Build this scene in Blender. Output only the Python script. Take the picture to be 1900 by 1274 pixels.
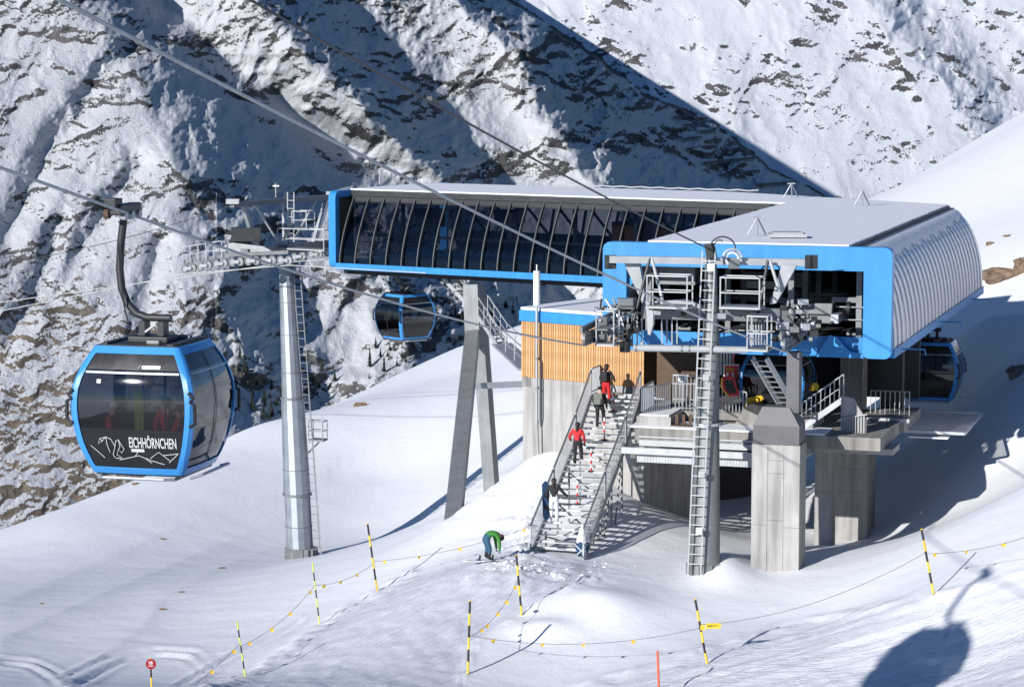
import bpy, bmesh, math, random
import numpy as np
from mathutils import Vector, Matrix
for _o in list(bpy.data.objects): bpy.data.objects.remove(_o)
scene = bpy.context.scene
COL = scene.collection
rnd = random.Random(7)

# ------------------------------------------------------------------ camera
FPX, CX, CY, PITCH = 4700.0, 950.0, 637.0, math.atan(527 / 4700.0)
CP, SP = math.cos(PITCH), math.sin(PITCH)
cd = bpy.data.cameras.new('camera'); cam = bpy.data.objects.new('camera', cd); COL.objects.link(cam)
cd.sensor_width = 36.0; cd.lens = 36.0 * FPX / 1900.0; cd.clip_start = 0.5; cd.clip_end = 20000.0
cam.location = (0, 0, 0); cam.rotation_euler = (math.pi / 2 - PITCH, 0, 0)
scene.camera = cam

# ------------------------------------------------------------------ sky and sun
SUN_EL, SUN_AZ = math.radians(19.9), math.radians(38.5)      # light travels right of the view axis by SUN_AZ
LDIR = Vector((math.sin(SUN_AZ) * math.cos(SUN_EL), math.cos(SUN_AZ) * math.cos(SUN_EL), -math.sin(SUN_EL)))
w = bpy.data.worlds.new('World'); scene.world = w; w.use_nodes = True
nt = w.node_tree; nt.nodes.clear()
sky = nt.nodes.new('ShaderNodeTexSky'); sky.sky_type = 'NISHITA'; sky.sun_disc = False
sky.sun_elevation = SUN_EL; sky.sun_rotation = math.atan2(-LDIR.x, -LDIR.y) % (2 * math.pi)
sky.altitude = 2400; sky.air_density = 1.0; sky.dust_density = 0.0; sky.ozone_density = 6.0
bg = nt.nodes.new('ShaderNodeBackground'); bg.inputs['Strength'].default_value = 0.085
wo = nt.nodes.new('ShaderNodeOutputWorld')
nt.links.new(sky.outputs[0], bg.inputs[0]); nt.links.new(bg.outputs[0], wo.inputs[0])
sd = bpy.data.lights.new('sun', 'SUN'); sd.energy = 4.7; sd.angle = math.radians(0.5); sd.color = (1.0, 0.97, 0.94)
sun = bpy.data.objects.new('sun', sd); COL.objects.link(sun)
sun.location = (-60, -60, 60); sun.rotation_euler = LDIR.to_track_quat('-Z', 'Y').to_euler()

vs = scene.view_settings
vs.view_transform = 'Standard'; vs.look = 'None'; vs.exposure = 0.28; vs.gamma = 1.0; vs.use_curve_mapping = False
scene.cycles.max_bounces = 6; scene.cycles.diffuse_bounces = 3; scene.cycles.glossy_bounces = 3
scene.cycles.transparent_max_bounces = 12; scene.cycles.caustics_reflective = False; scene.cycles.caustics_refractive = False

# ------------------------------------------------------------------ picture <-> world
def P(px, py, d):
    """world point seen at photo pixel (px, py) at distance d along the view axis"""
    a, b = (px - CX) / FPX, (CY - py) / FPX
    return Vector((a * d, d * (CP + b * SP), d * (b * CP - SP)))
def PA(px, py, d):
    a, b = (px - CX) / FPX, (CY - py) / FPX
    return np.stack([a * d, d * (CP + b * SP), d * (b * CP - SP)], -1)
def proj(x, y, z):
    d = y * CP - z * SP; up = y * SP + z * CP
    return CX + FPX * x / d, CY - FPX * up / d, d

# ------------------------------------------------------------------ noise (numpy)
_rs = np.random.RandomState(11); _pm = _rs.permutation(256).astype(np.int32); _pm = np.r_[_pm, _pm]
_ga = _rs.rand(256) * 2 * math.pi; _gx, _gy = np.cos(_ga).astype(np.float32), np.sin(_ga).astype(np.float32)
def pnoise(x, y, seed=0):
    x0, y0 = np.floor(x), np.floor(y); fx, fy = (x - x0).astype(np.float32), (y - y0).astype(np.float32)
    ix, iy = (x0.astype(np.int32) + seed * 37) & 255, (y0.astype(np.int32) + seed * 101) & 255
    u, v = fx * fx * fx * (fx * (fx * 6 - 15) + 10), fy * fy * fy * (fy * (fy * 6 - 15) + 10)
    p0, p1 = _pm[ix], _pm[ix + 1]
    def g(p, dx, dy):
        h = _pm[p + iy + dy] if dy == 0 else _pm[(p + iy + 1) & 255]
        return _gx[h] * (fx - dx) + _gy[h] * (fy - dy)
    a, b, c, d = g(p0, 0, 0), g(p1, 1, 0), g(p0, 0, 1), g(p1, 1, 1)
    return (a + (b - a) * u + (c - a) * v + (a - b - c + d) * u * v) * 1.5
def fbm(x, y, oct=4, seed=0, gain=.5, lac=2.03):
    s, a, t = 0, 1, 0
    for i in range(oct):
        s = s + a * pnoise(x * lac ** i + 17.3 * i, y * lac ** i - 9.1 * i, seed + i * 31); t += a; a *= gain
    return s / t
def ridged(x, y, oct=4, seed=0, gain=.5):
    s, a, t = 0, 1, 0
    for i in range(oct):
        s = s + a * (1 - 2 * np.abs(pnoise(x * 2.03 ** i + 5.7 * i, y * 2.03 ** i + 3.3 * i, seed + i * 17))); t += a; a *= gain
    return s / t
def sstep(a, b, x):
    t = np.clip((x - a) / (b - a), 0, 1); return t * t * (3 - 2 * t)
def lerp_line(pts, v):
    """x of a polyline given as (x, y) points, at rows v"""
    q = sorted(pts, key=lambda p: p[1]); return np.interp(v, [p[1] for p in q], [p[0] for p in q])

# ------------------------------------------------------------------ materials
def new_mat(name):
    m = bpy.data.materials.new(name); m.use_nodes = True
    return m, m.node_tree.nodes, m.node_tree.links, m.node_tree.nodes['Principled BSDF']
def mat(name, col, rough=.6, metal=0., var=.12, scale=3., bump=0., bscale=40., spec=.5, col2=None, streak=0.):
    """painted / concrete / steel surface: colour broken by two noises, roughness varied, fine bump"""
    m, N, L, b = new_mat(name)
    tc = N.new('ShaderNodeTexCoord')
    n1 = N.new('ShaderNodeTexNoise'); n1.inputs['Scale'].default_value = scale; n1.inputs['Detail'].default_value = 6
    n1.inputs['Roughness'].default_value = .65
    L.new(tc.outputs['Object'], n1.inputs['Vector'])
    rp = N.new('ShaderNodeValToRGB'); rp.color_ramp.elements[0].position = .3; rp.color_ramp.elements[1].position = .7
    c2 = col2 or tuple(min(1, c * (1 + var)) for c in col); c1 = tuple(c * (1 - var) for c in col) if col2 is None else col
    rp.color_ramp.elements[0].color = (*c1, 1); rp.color_ramp.elements[1].color = (*c2, 1)
    L.new(n1.outputs['Fac'], rp.inputs[0]); L.new(rp.outputs[0], b.inputs['Base Color'])
    if streak:                                        # run-off stains: noise drawn out down the face
        mp = N.new('ShaderNodeMapping'); mp.inputs['Scale'].default_value = (2.6, 2.6, .22); L.new(tc.outputs['Object'], mp.inputs[0])
        n3 = N.new('ShaderNodeTexNoise'); n3.inputs['Scale'].default_value = 1.3; n3.inputs['Detail'].default_value = 7; L.new(mp.outputs[0], n3.inputs['Vector'])
        r3 = N.new('ShaderNodeMapRange'); r3.inputs[1].default_value = .42; r3.inputs[2].default_value = .68; r3.inputs[3].default_value = 1.; r3.inputs[4].default_value = 1. - streak; L.new(n3.outputs['Fac'], r3.inputs[0])
        m3 = N.new('ShaderNodeMixRGB'); m3.blend_type = 'MULTIPLY'; m3.inputs[0].default_value = 1.; L.new(rp.outputs[0], m3.inputs[1]); L.new(r3.outputs[0], m3.inputs[2]); L.new(m3.outputs[0], b.inputs['Base Color'])
    mr = N.new('ShaderNodeMapRange'); mr.inputs[3].default_value = max(.05, rough - .1); mr.inputs[4].default_value = min(1, rough + .12)
    L.new(n1.outputs['Fac'], mr.inputs[0]); L.new(mr.outputs[0], b.inputs['Roughness'])
    b.inputs['Metallic'].default_value = metal; b.inputs['Specular IOR Level'].default_value = spec
    if bump:
        n2 = N.new('ShaderNodeTexNoise'); n2.inputs['Scale'].default_value = bscale; n2.inputs['Detail'].default_value = 4
        L.new(tc.outputs['Object'], n2.inputs['Vector'])
        bp = N.new('ShaderNodeBump'); bp.inputs['Strength'].default_value = bump; bp.inputs['Distance'].default_value = .02
        L.new(n2.outputs['Fac'], bp.inputs['Height']); L.new(bp.outputs[0], b.inputs['Normal'])
    return m
def glass_mat(name, tint, gloss=.06, rough=.03):
    """tinted window: clear dark pane with a fresnel reflection"""
    m, N, L, b = new_mat(name); N.remove(b)
    out = [n for n in N if n.type == 'OUTPUT_MATERIAL'][0]
    tr = N.new('ShaderNodeBsdfTransparent'); tr.inputs[0].default_value = (*tint, 1)
    gl = N.new('ShaderNodeBsdfGlossy'); gl.inputs['Roughness'].default_value = rough; gl.inputs[0].default_value = (.9, .92, .95, 1)
    fr = N.new('ShaderNodeFresnel'); fr.inputs[0].default_value = 1.5
    mx = N.new('ShaderNodeMixShader'); ad = N.new('ShaderNodeMath'); ad.operation = 'ADD'; ad.inputs[1].default_value = gloss; ad.use_clamp = True
    L.new(fr.outputs[0], ad.inputs[0]); L.new(ad.outputs[0], mx.inputs[0]); L.new(tr.outputs[0], mx.inputs[1]); L.new(gl.outputs[0], mx.inputs[2])
    L.new(mx.outputs[0], out.inputs[0])
    return m
def snow_mat(name, col=(.80, .82, .86), bscale=6., bump=.25, dist=.05, fine=60.):
    m, N, L, b = new_mat(name)
    tc = N.new('ShaderNodeTexCoord')
    n1 = N.new('ShaderNodeTexNoise'); n1.inputs['Scale'].default_value = bscale; n1.inputs['Detail'].default_value = 7; n1.inputs['Roughness'].default_value = .6
    n2 = N.new('ShaderNodeTexNoise'); n2.inputs['Scale'].default_value = fine; n2.inputs['Detail'].default_value = 3
    L.new(tc.outputs['Object'], n1.inputs['Vector']); L.new(tc.outputs['Object'], n2.inputs['Vector'])
    ad = N.new('ShaderNodeMath'); ad.operation = 'MULTIPLY_ADD'; ad.inputs[1].default_value = .25
    L.new(n2.outputs['Fac'], ad.inputs[0]); L.new(n1.outputs['Fac'], ad.inputs[2])
    bp = N.new('ShaderNodeBump'); bp.inputs['Strength'].default_value = bump; bp.inputs['Distance'].default_value = dist
    L.new(ad.outputs[0], bp.inputs['Height']); L.new(bp.outputs[0], b.inputs['Normal'])
    rp = N.new('ShaderNodeValToRGB'); rp.color_ramp.elements[0].position = .35; rp.color_ramp.elements[1].position = .65
    rp.color_ramp.elements[0].color = (*[c * .97 for c in col], 1); rp.color_ramp.elements[1].color = (*col, 1)
    L.new(n1.outputs['Fac'], rp.inputs[0]); L.new(rp.outputs[0], b.inputs['Base Color'])
    b.inputs['Roughness'].default_value = .75; b.inputs['Specular IOR Level'].default_value = .25
    return m

# ------------------------------------------------------------------ object helpers
def tag(o, label=None, cat=None, group=None, kind=None):
    if label: o['label'] = label
    if cat: o['category'] = cat
    if group: o['group'] = group
    if kind: o['kind'] = kind
    return o
def empty(name, loc=(0, 0, 0), rz=0.):
    o = bpy.data.objects.new(name, None); COL.objects.link(o); o.location = loc; o.rotation_euler = (0, 0, rz)
    o.empty_display_size = .3
    return o
def link_mesh(name, me, parent=None, material=None):
    o = bpy.data.objects.new(name, me); COL.objects.link(o)
    if material is not None and not me.materials: me.materials.append(material)
    if parent is not None: o.parent = parent
    return o
class MB:
    """mesh builder: collects boxes, beams, tubes, prisms; build() links them as ONE mesh object"""
    def __init__(s, T=None, O=None): s.v = []; s.f = []; s.mi = []; s.T = T; s.O = O; s.m = 0
    def _add(s, vs, fs):
        b = len(s.v)
        for p in vs:
            p = Vector(p)
            if s.T: p = s.T(p)
            if s.O is not None: p = p - s.O
            s.v.append(p)
        for f in fs: s.f.append([b + i for i in f]); s.mi.append(s.m)
    def box(s, lo, hi):
        x0, y0, z0 = lo; x1, y1, z1 = hi
        s._add([(x0, y0, z0), (x1, y0, z0), (x1, y1, z0), (x0, y1, z0), (x0, y0, z1), (x1, y0, z1), (x1, y1, z1), (x0, y1, z1)],
               [(0, 3, 2, 1), (4, 5, 6, 7), (0, 1, 5, 4), (1, 2, 6, 5), (2, 3, 7, 6), (3, 0, 4, 7)]); return s
    def beam(s, a, b, w, h=None, up=(0, 0, 1), w2=None, h2=None):
        """rectangular bar from a to b, w across, h along up; w2/h2 at the far end"""
        a, b = Vector(a), Vector(b); h = w if h is None else h; w2 = w if w2 is None else w2; h2 = h if h2 is None else h2
        d = (b - a); 
        if d.length < 1e-6: return s
        d.normalize(); up = Vector(up)
        if abs(d.dot(up)) > .98: up = Vector((1, 0, 0)) if abs(d.x) < .9 else Vector((0, 1, 0))
        sx = d.cross(up).normalized(); sy = sx.cross(d).normalized()
        q = []
        for p, ww, hh in ((a, w, h), (b, w2, h2)):
            for i, j in ((-1, -1), (1, -1), (1, 1), (-1, 1)): q.append(p + sx * (i * ww / 2) + sy * (j * hh / 2))
        s._add(q, [(3, 2, 1, 0), (4, 5, 6, 7), (0, 1, 5, 4), (1, 2, 6, 5), (2, 3, 7, 6), (3, 0, 4, 7)]); return s
    def tube(s, pts, r, n=8, cap=True):
        """round bar through pts; r a number or one radius per point"""
        pts = [Vector(p) for p in pts]; rs = r if isinstance(r, (list, tuple)) else [r] * len(pts)
        ref = None; vs, fs = [], []
        for i, p in enumerate(pts):
            d = (pts[min(i + 1, len(pts) - 1)] - pts[max(i - 1, 0)]).normalized()
            if ref is None: ref = Vector((0, 0, 1)) if abs(d.z) < .9 else Vector((1, 0, 0))
            sx = d.cross(ref).normalized(); sy = sx.cross(d).normalized(); ref = sy
            for k in range(n):
                t = 2 * math.pi * k / n; vs.append(p + sx * (math.cos(t) * rs[i]) + sy * (math.sin(t) * rs[i]))
        for i in range(len(pts) - 1):
            for k in range(n):
                k2 = (k + 1) % n; fs.append((i * n + k, i * n + k2, (i + 1) * n + k2, (i + 1) * n + k))
        if cap: fs.append(tuple(range(n))[::-1]); fs.append(tuple((len(pts) - 1) * n + k for k in range(n)))
        s._add(vs, fs); return s
    def prism(s, poly, ext):
        """closed polygon (3D points) pushed by vector ext"""
        poly = [Vector(p) for p in poly]; e = Vector(ext); n = len(poly)
        s._add(poly + [p + e for p in poly], [tuple(range(n))[::-1], tuple(range(n, 2 * n))] + [(i, (i + 1) % n, n + (i + 1) % n, n + i) for i in range(n)]); return s
    def strip(s, rows):
        """sheet from rows of points"""
        n = len(rows[0]); s._add([p for r in rows for p in r], [(i * n + k, i * n + k + 1, (i + 1) * n + k + 1, (i + 1) * n + k) for i in range(len(rows) - 1) for k in range(n - 1)]); return s
    def disc(s, c, axis, r, th, n=16, r_in=0.):
        """wheel or plate: a short cylinder centred on c, optionally a ring"""
        c, ax = Vector(c), Vector(axis).normalized()
        if r_in <= 0: return s.tube([c - ax * th / 2, c + ax * th / 2], r, n)
        ref = Vector((0, 0, 1)) if abs(ax.z) < .9 else Vector((1, 0, 0)); sx = ax.cross(ref).normalized(); sy = sx.cross(ax)
        vs, fs = [], []
        for k in range(n):
            t = 2 * math.pi * k / n; d = sx * math.cos(t) + sy * math.sin(t)
            for rr, zz in ((r, -.5), (r, .5), (r_in, .5), (r_in, -.5)): vs.append(c + d * rr + ax * (zz * th))
        for k in range(n):
            a, b = 4 * k, 4 * ((k + 1) % n)
            for i in range(4): j = (i + 1) % 4; fs.append((a + i, b + i, b + j, a + j))
        s._add(vs, fs); return s
    def build(s, name, material, parent=None, smooth=False, bevel=0.):
        me = bpy.data.meshes.new(name); me.from_pydata([tuple(p) for p in s.v], [], s.f)
        ms = material if isinstance(material, (list, tuple)) else [material]
        for m in ms: me.materials.append(m)
        if len(ms) > 1: me.polygons.foreach_set('material_index', s.mi)
        if smooth: me.polygons.foreach_set('use_smooth', [True] * len(me.polygons)); 
        bm = bmesh.new(); bm.from_mesh(me); bmesh.ops.recalc_face_normals(bm, faces=bm.faces)
        if bevel: bmesh.ops.bevel(bm, geom=[e for e in bm.edges if len(e.link_faces) == 2 and e.calc_face_angle(0) > .6], offset=bevel, segments=2, affect='EDGES', profile=.6)
        bm.to_mesh(me); bm.free()
        if smooth: me.set_sharp_from_angle(angle=math.radians(38))
        me.update()
        return link_mesh(name, me, parent)
def copy_tree(o, parent=None):
    c = o.copy(); COL.objects.link(c); c.parent = parent
    for ch in o.children: copy_tree(ch, c)
    return c
# ================================================================== SETTING: near snow slope
CTRL = [ # photo pixel and distance of points on the snow
 (0,1274,85),(280,1274,85),(455,1257,90),(593,1158,99),(700,1098,102),(868,1253,87),(968,1142,92.5),(905,1046,97),
 (1035,1032,99),(1110,1040,99),(1300,1066,96.6),(1440,1078,95),(1220,1274,83),(1312,1228,85),(1732,1108,84),(1715,1245,79.5),
 (1900,1130,80),(1900,1274,72),(1500,1274,80),(1000,1274,86),(600,1274,85),(780,1160,92),(1150,1120,93),(1530,1150,89),
 (560,1032,145),(300,1085,128),(60,1150,112),(0,1012,150),(100,975,153),(200,935,158),(310,880,165),(-20,1075,176),(100,1040,182),(230,985,190),(360,905,196),(470,792,178),(860,642,205),(660,735,192),(835,962,139),(925,880,146),
 (700,880,166),(700,1000,147),(775,975,150),(820,700,188),(830,962,113),(930,892,112.5),(985,850,112.5),(1040,832,111.5),(960,960,106),(1000,900,108),
 (1525,1010,104),(1575,1000,108),(1660,985,107),(1760,970,100),(1900,906,93),(1840,935,97.5),(1840,800,111),(1840,690,122),(1840,585,134),
 (1700,800,124),(1900,585,134),(1640,367,195),(1900,212,235),(1840,400,170),(1900,450,156),(1770,295,214),
 (1185,950,106),(1195,930,112),(1260,945,113),(1340,945,115),(1430,945,115),(1500,960,113),(1260,880,126),(1400,870,130),(1250,700,155),(1450,600,160),(1620,760,140),(1640,1000,106)]
EXTRA = [(0,0,-7),(30,20,-5),(-40,20,-9),(60,60,-6),(-60,60,-19),(0,40,-12),(25,40,-10),(40,90,-6),(-50,110,-26),(60,130,0),(60,200,5),(-60,180,-44),(-30,215,-40),(5,250,-38),(45,280,-22),(80,240,4),(-80,120,-38),(-20,60,-17.5)]
_c = np.array([tuple(P(*c)) for c in CTRL] + EXTRA)
def _tps_fit(c, lam=.35):
    n = len(c); r = np.hypot(c[:, None, 0] - c[None, :, 0], c[:, None, 1] - c[None, :, 1])
    K = np.where(r > 0, r * r * np.log(r + 1e-9), 0) + lam * np.eye(n); Q = np.c_[np.ones(n), c[:, :2]]
    A = np.block([[K, Q], [Q.T, np.zeros((3, 3))]]); return np.linalg.solve(A, np.r_[c[:, 2], 0, 0, 0])
_tw = _tps_fit(_c)
def ground0(x, y):
    x, y = np.atleast_1d(np.asarray(x, float)), np.atleast_1d(np.asarray(y, float)); z = np.full(x.shape, _tw[-3]) + _tw[-2] * x + _tw[-1] * y
    for i in range(len(_c)):
        r2 = (x - _c[i, 0]) ** 2 + (y - _c[i, 1]) ** 2
        z = z + _tw[i] * .5 * r2 * np.log(r2 + 1e-9)
    return z
def seg_dist(u, v, pts):
    """distance to a polyline, signed side and parameter along it, in photo pixels"""
    best = np.full(u.shape, 1e9); side = np.zeros(u.shape)
    for (x0, y0), (x1, y1) in zip(pts[:-1], pts[1:]):
        dx, dy = x1 - x0, y1 - y0; t = np.clip(((u - x0) * dx + (v - y0) * dy) / (dx * dx + dy * dy), 0, 1)
        d = np.hypot(u - x0 - t * dx, v - y0 - t * dy); cr = (u - x0) * dy - (v - y0) * dx
        m = d < best; best = np.where(m, d, best); side = np.where(m, np.sign(cr), side)
    return best, side
def in_poly(u, v, poly):
    ins = np.zeros(u.shape, bool); n = len(poly)
    for i in range(n):
        (x0, y0), (x1, y1) = poly[i], poly[(i + 1) % n]
        c = ((y0 > v) != (y1 > v)) & (u < (x1 - x0) * (v - y0) / ((y1 - y0) if y1 != y0 else 1e-9) + x0); ins ^= c
    return ins
PISTE = [(330,1300),(470,1250),(590,1162),(640,1132),(705,1098),(765,1062),(850,1045),(960,1045),(1110,1040),(1100,1075),(960,1145),(880,1190),(845,1300)]
GROOM = [(960,1320),(1130,1258),(1300,1208),(1480,1158),(1640,1128),(1760,1105),(1900,1068),(2100,1000),(2100,1400),(900,1400)]
def ground_disp(x, y, z):
    """drifts, berms, trampled snow and ski tracks: height added to the smooth slope, plus a roughness mask"""
    u, v, d = proj(x, y, z); ok = d > 20
    u = np.where(ok, u, -9e3); v = np.where(ok, v, -9e3)
    h = .05 * fbm(x / 9, y / 9, 3, 3) + .035 * fbm(x / 2.2 + .4 * y, y / 3.1, 3, 9)
    pd, _ = seg_dist(u, v, PISTE + PISTE[:1]); pin = in_poly(u, v, PISTE); sd_ = np.where(pin, pd, -pd)
    pm = sstep(-8, 10, sd_)
    rough = pm * (.075 * fbm(x * 1.7, y * 1.2, 4, 21, .62) + .05 * ridged(x * .9 + .3 * y, y * .5, 3, 5) * .5)
    near_st = np.exp(-((u - 1000) / 130) ** 2 - ((v - 1068) / 34) ** 2)
    near_bank = np.exp(-((u - 975) / 30) ** 2 - ((v - 985) / 55) ** 2)
    lump = np.clip(fbm(x * 2.4, y * 2.4, 3, 40) + .15, 0, 1)
    h = h + rough - .10 * pm + .30 * near_st * lump + .7 * near_bank * lump
    lb, _ = seg_dist(u, v, PISTE[:6]); berm = np.exp(-(lb / 9) ** 2) * (.5 + fbm(x * 1.7, y * 1.7, 3, 77))
    h = h + .18 * np.clip(berm, 0, 2)
    rb, _ = seg_dist(u, v, PISTE[9:]); h = h + .14 * np.exp(-(rb / 7) ** 2) * np.clip(.6 + fbm(x * 1.5, y * 1.5, 2, 78), 0, 2)
    g = in_poly(u, v, GROOM); gd, _ = seg_dist(u, v, GROOM[:8]); gm = sstep(-5, 18, np.where(g, gd, -gd))
    ac = (u * .26 + v * .966); al = (u * .966 - v * .26)                     # across / along the ski tracks
    trk = fbm(al / 420, ac / 7., 4, 52, .62) ; h = h + gm * ((.17 * trk) + .06 * np.clip(fbm(x * 2.1, y * 2.1, 3, 8), 0, 1)) - .04 * gm
    h = h + .2 * np.exp(-(gd / 10) ** 2) * np.clip(.35 + fbm(al / 60, ac / 12, 3, 4), 0, 1) * (al > 700)
    # mound at the lift tower foot and the drift in front of the stairs
    h = h + .62 * np.exp(-((u - 1345) / 52) ** 2 - ((v - 1062) / 26) ** 2) * (d > 85)
    h = h + .55 * np.exp(-((u - 1110) / 95) ** 2 - ((v - 1130) / 34) ** 2)
    h = h + .28 * np.exp(-((u - 1010) / 60) ** 2 - ((v - 1172) / 16) ** 2)
    # wind ripples on the bank left of the stairs
    bk = np.exp(-((u - 930) / 95) ** 2 - ((v - 940) / 75) ** 2); h = h + bk * .16 * ridged(u / 90, v / 17 + u / 160, 3, 12)
    # slope breaks and single ski tracks on the left snowfield
    for k, (ln, amp, wd) in enumerate(((((0, 1192), (160, 1120), (330, 1050), (520, 970), (640, 915), (760, 860), (830, 830)), .42, 26),
                        (((0, 1130), (200, 1040), (330, 985), (470, 940), (600, 880)), .32, 18), (((120, 1274), (270, 1160), (300, 1112), (410, 1056), (540, 1005)), .22, 22))):
        q, s_ = seg_dist(u, v, list(ln)); h = h + .42 * amp * np.where(s_ < 0, np.exp(-q / wd), np.exp(-q / (wd * 3.5))) * (d > 70)
    for ln in (((120, 1262), (200, 1222), (290, 1206), (365, 1210), (392, 1236), (392, 1290)), ((140, 1275), (230, 1228), (300, 1217), (350, 1222), (376, 1245), (378, 1290)),
               ((0, 1225), (60, 1228), (105, 1250), (128, 1274)), ((0, 1232), (50, 1238), (90, 1262), (112, 1284)), ((330, 1274), (430, 1215), (520, 1175), (560, 1150))):
        q, _ = seg_dist(u, v, list(ln)); h = h - .06 * np.exp(-(q / 3.5) ** 2) + .05 * np.exp(-((q - 6.5) / 3.5) ** 2)
    global PMASK, TRACK; PMASK = np.maximum(pm, .6 * gm); an = np.where(gm > pm, -.23, .84); TRACK = np.stack([(np.cos(an) * y - np.sin(an) * x) * 5.5, (np.cos(an) * x + np.sin(an) * y) * .28, 0 * x], -1)
    return h
def ground_z(x, y):
    z = ground0(x, y); return z + ground_disp(np.atleast_1d(np.asarray(x, float)), np.atleast_1d(np.asarray(y, float)), z)
def gz(x, y): return float(ground_z(x, y)[0])
def on_ground(px, py):
    """where the sight line through a photo pixel meets the snow"""
    lo = 40.0
    for d in np.arange(40, 320, .25):
        q = P(px, py, d)
        if q.z < float(ground0(q.x, q.y)[0]): break
        lo = d
    q = P(px, py, lo + .125); return Vector((q.x, q.y, gz(q.x, q.y)))

def ground_snow():
    m = snow_mat('snow', col=(.82, .83, .85), bscale=2.6, bump=.4, dist=.07, fine=14.); N, L = m.node_tree.nodes, m.node_tree.links
    b = N['Principled BSDF']; bp = [n for n in N if n.type == 'BUMP'][0]; tc = [n for n in N if n.type == 'TEX_COORD'][0]
    at = N.new('ShaderNodeAttribute'); at.attribute_name = 'trodden'
    tk = N.new('ShaderNodeAttribute'); tk.attribute_name = 'track'
    n3 = N.new('ShaderNodeTexNoise'); n3.inputs['Scale'].default_value = 1.; n3.inputs['Detail'].default_value = 7; n3.inputs['Roughness'].default_value = .7; n3.inputs['Distortion'].default_value = .5
    L.new(tk.outputs['Vector'], n3.inputs['Vector'])
    mu = N.new('ShaderNodeMath'); mu.operation = 'MULTIPLY'; L.new(n3.outputs['Fac'], mu.inputs[0]); L.new(at.outputs['Fac'], mu.inputs[1])
    b2 = N.new('ShaderNodeBump'); b2.inputs['Strength'].default_value = .9; b2.inputs['Distance'].default_value = .13
    L.new(mu.outputs[0], b2.inputs['Height']); L.new(bp.outputs[0], b2.inputs['Normal']); L.new(b2.outputs[0], b.inputs['Normal'])
    rp = [n for n in N if n.type == 'VALTORGB'][0]; mx = N.new('ShaderNodeMixRGB'); mx.inputs[2].default_value = (.70, .725, .78, 1)
    m3 = N.new('ShaderNodeMath'); m3.operation = 'MULTIPLY'; m3.inputs[1].default_value = .85; L.new(at.outputs['Fac'], m3.inputs[0])
    L.new(m3.outputs[0], mx.inputs[0]); L.new(rp.outputs[0], mx.inputs[1]); L.new(mx.outputs[0], b.inputs['Base Color'])
    return m
M_SNOW = ground_snow()
def axis(bounds):
    out = [bounds[0][0]]
    for a, b, s in bounds:
        n = max(1, int(round((b - a) / s))); out += list(a + (b - a) * (np.arange(n) + 1) / n)
    return np.array(out)
def build_ground():
    xs = axis([(-160, -45, 3.), (-45, -22, .45), (-22, 24, .19), (24, 50, .5), (50, 160, 3.)])
    ys = axis([(-30, 50, 2.), (50, 118, .21), (118, 150, .42), (150, 250, .9), (250, 330, 4.)])
    X, Y = np.meshgrid(xs, ys); Z = ground0(X.ravel(), Y.ravel()); Z = Z + ground_disp(X.ravel(), Y.ravel(), Z)
    # beyond the modelled hill the land falls into the valley
    ed = np.maximum(np.maximum(np.abs(X.ravel()) - 62, 0), np.maximum(Y.ravel() - 255, 0)); Z = Z - ed * .55
    nx, ny = len(xs), len(ys); V = np.stack([X.ravel(), Y.ravel(), Z], -1)
    i = (np.arange(ny - 1)[:, None] * nx + np.arange(nx - 1)[None, :]).ravel()
    me = grid_mesh('snow_slope', V, np.stack([i, i + 1, i + nx + 1, i + nx], -1))
    a = me.attributes.new('trodden', 'FLOAT', 'POINT'); a.data.foreach_set('value', PMASK.astype(np.float32))
    a = me.attributes.new('track', 'FLOAT_VECTOR', 'POINT'); a.data.foreach_set('vector', TRACK.astype(np.float32).ravel()); return me
def grid_mesh(name, V, F, smooth=True):
    me = bpy.data.meshes.new(name); me.vertices.add(len(V)); me.vertices.foreach_set('co', V.astype(np.float32).ravel())
    me.loops.add(F.size); me.loops.foreach_set('vertex_index', F.astype(np.int32).ravel())
    me.polygons.add(len(F)); me.polygons.foreach_set('loop_start', np.arange(0, F.size, 4, dtype=np.int32))
    me.polygons.foreach_set('loop_total', np.full(len(F), 4, np.int32))
    if smooth: me.polygons.foreach_set('use_smooth', np.ones(len(F), bool))
    me.update(calc_edges=True); me.validate(); return me
snow_slope = link_mesh('snow_slope', build_ground(), None, M_SNOW); tag(snow_slope, kind='structure')

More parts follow.
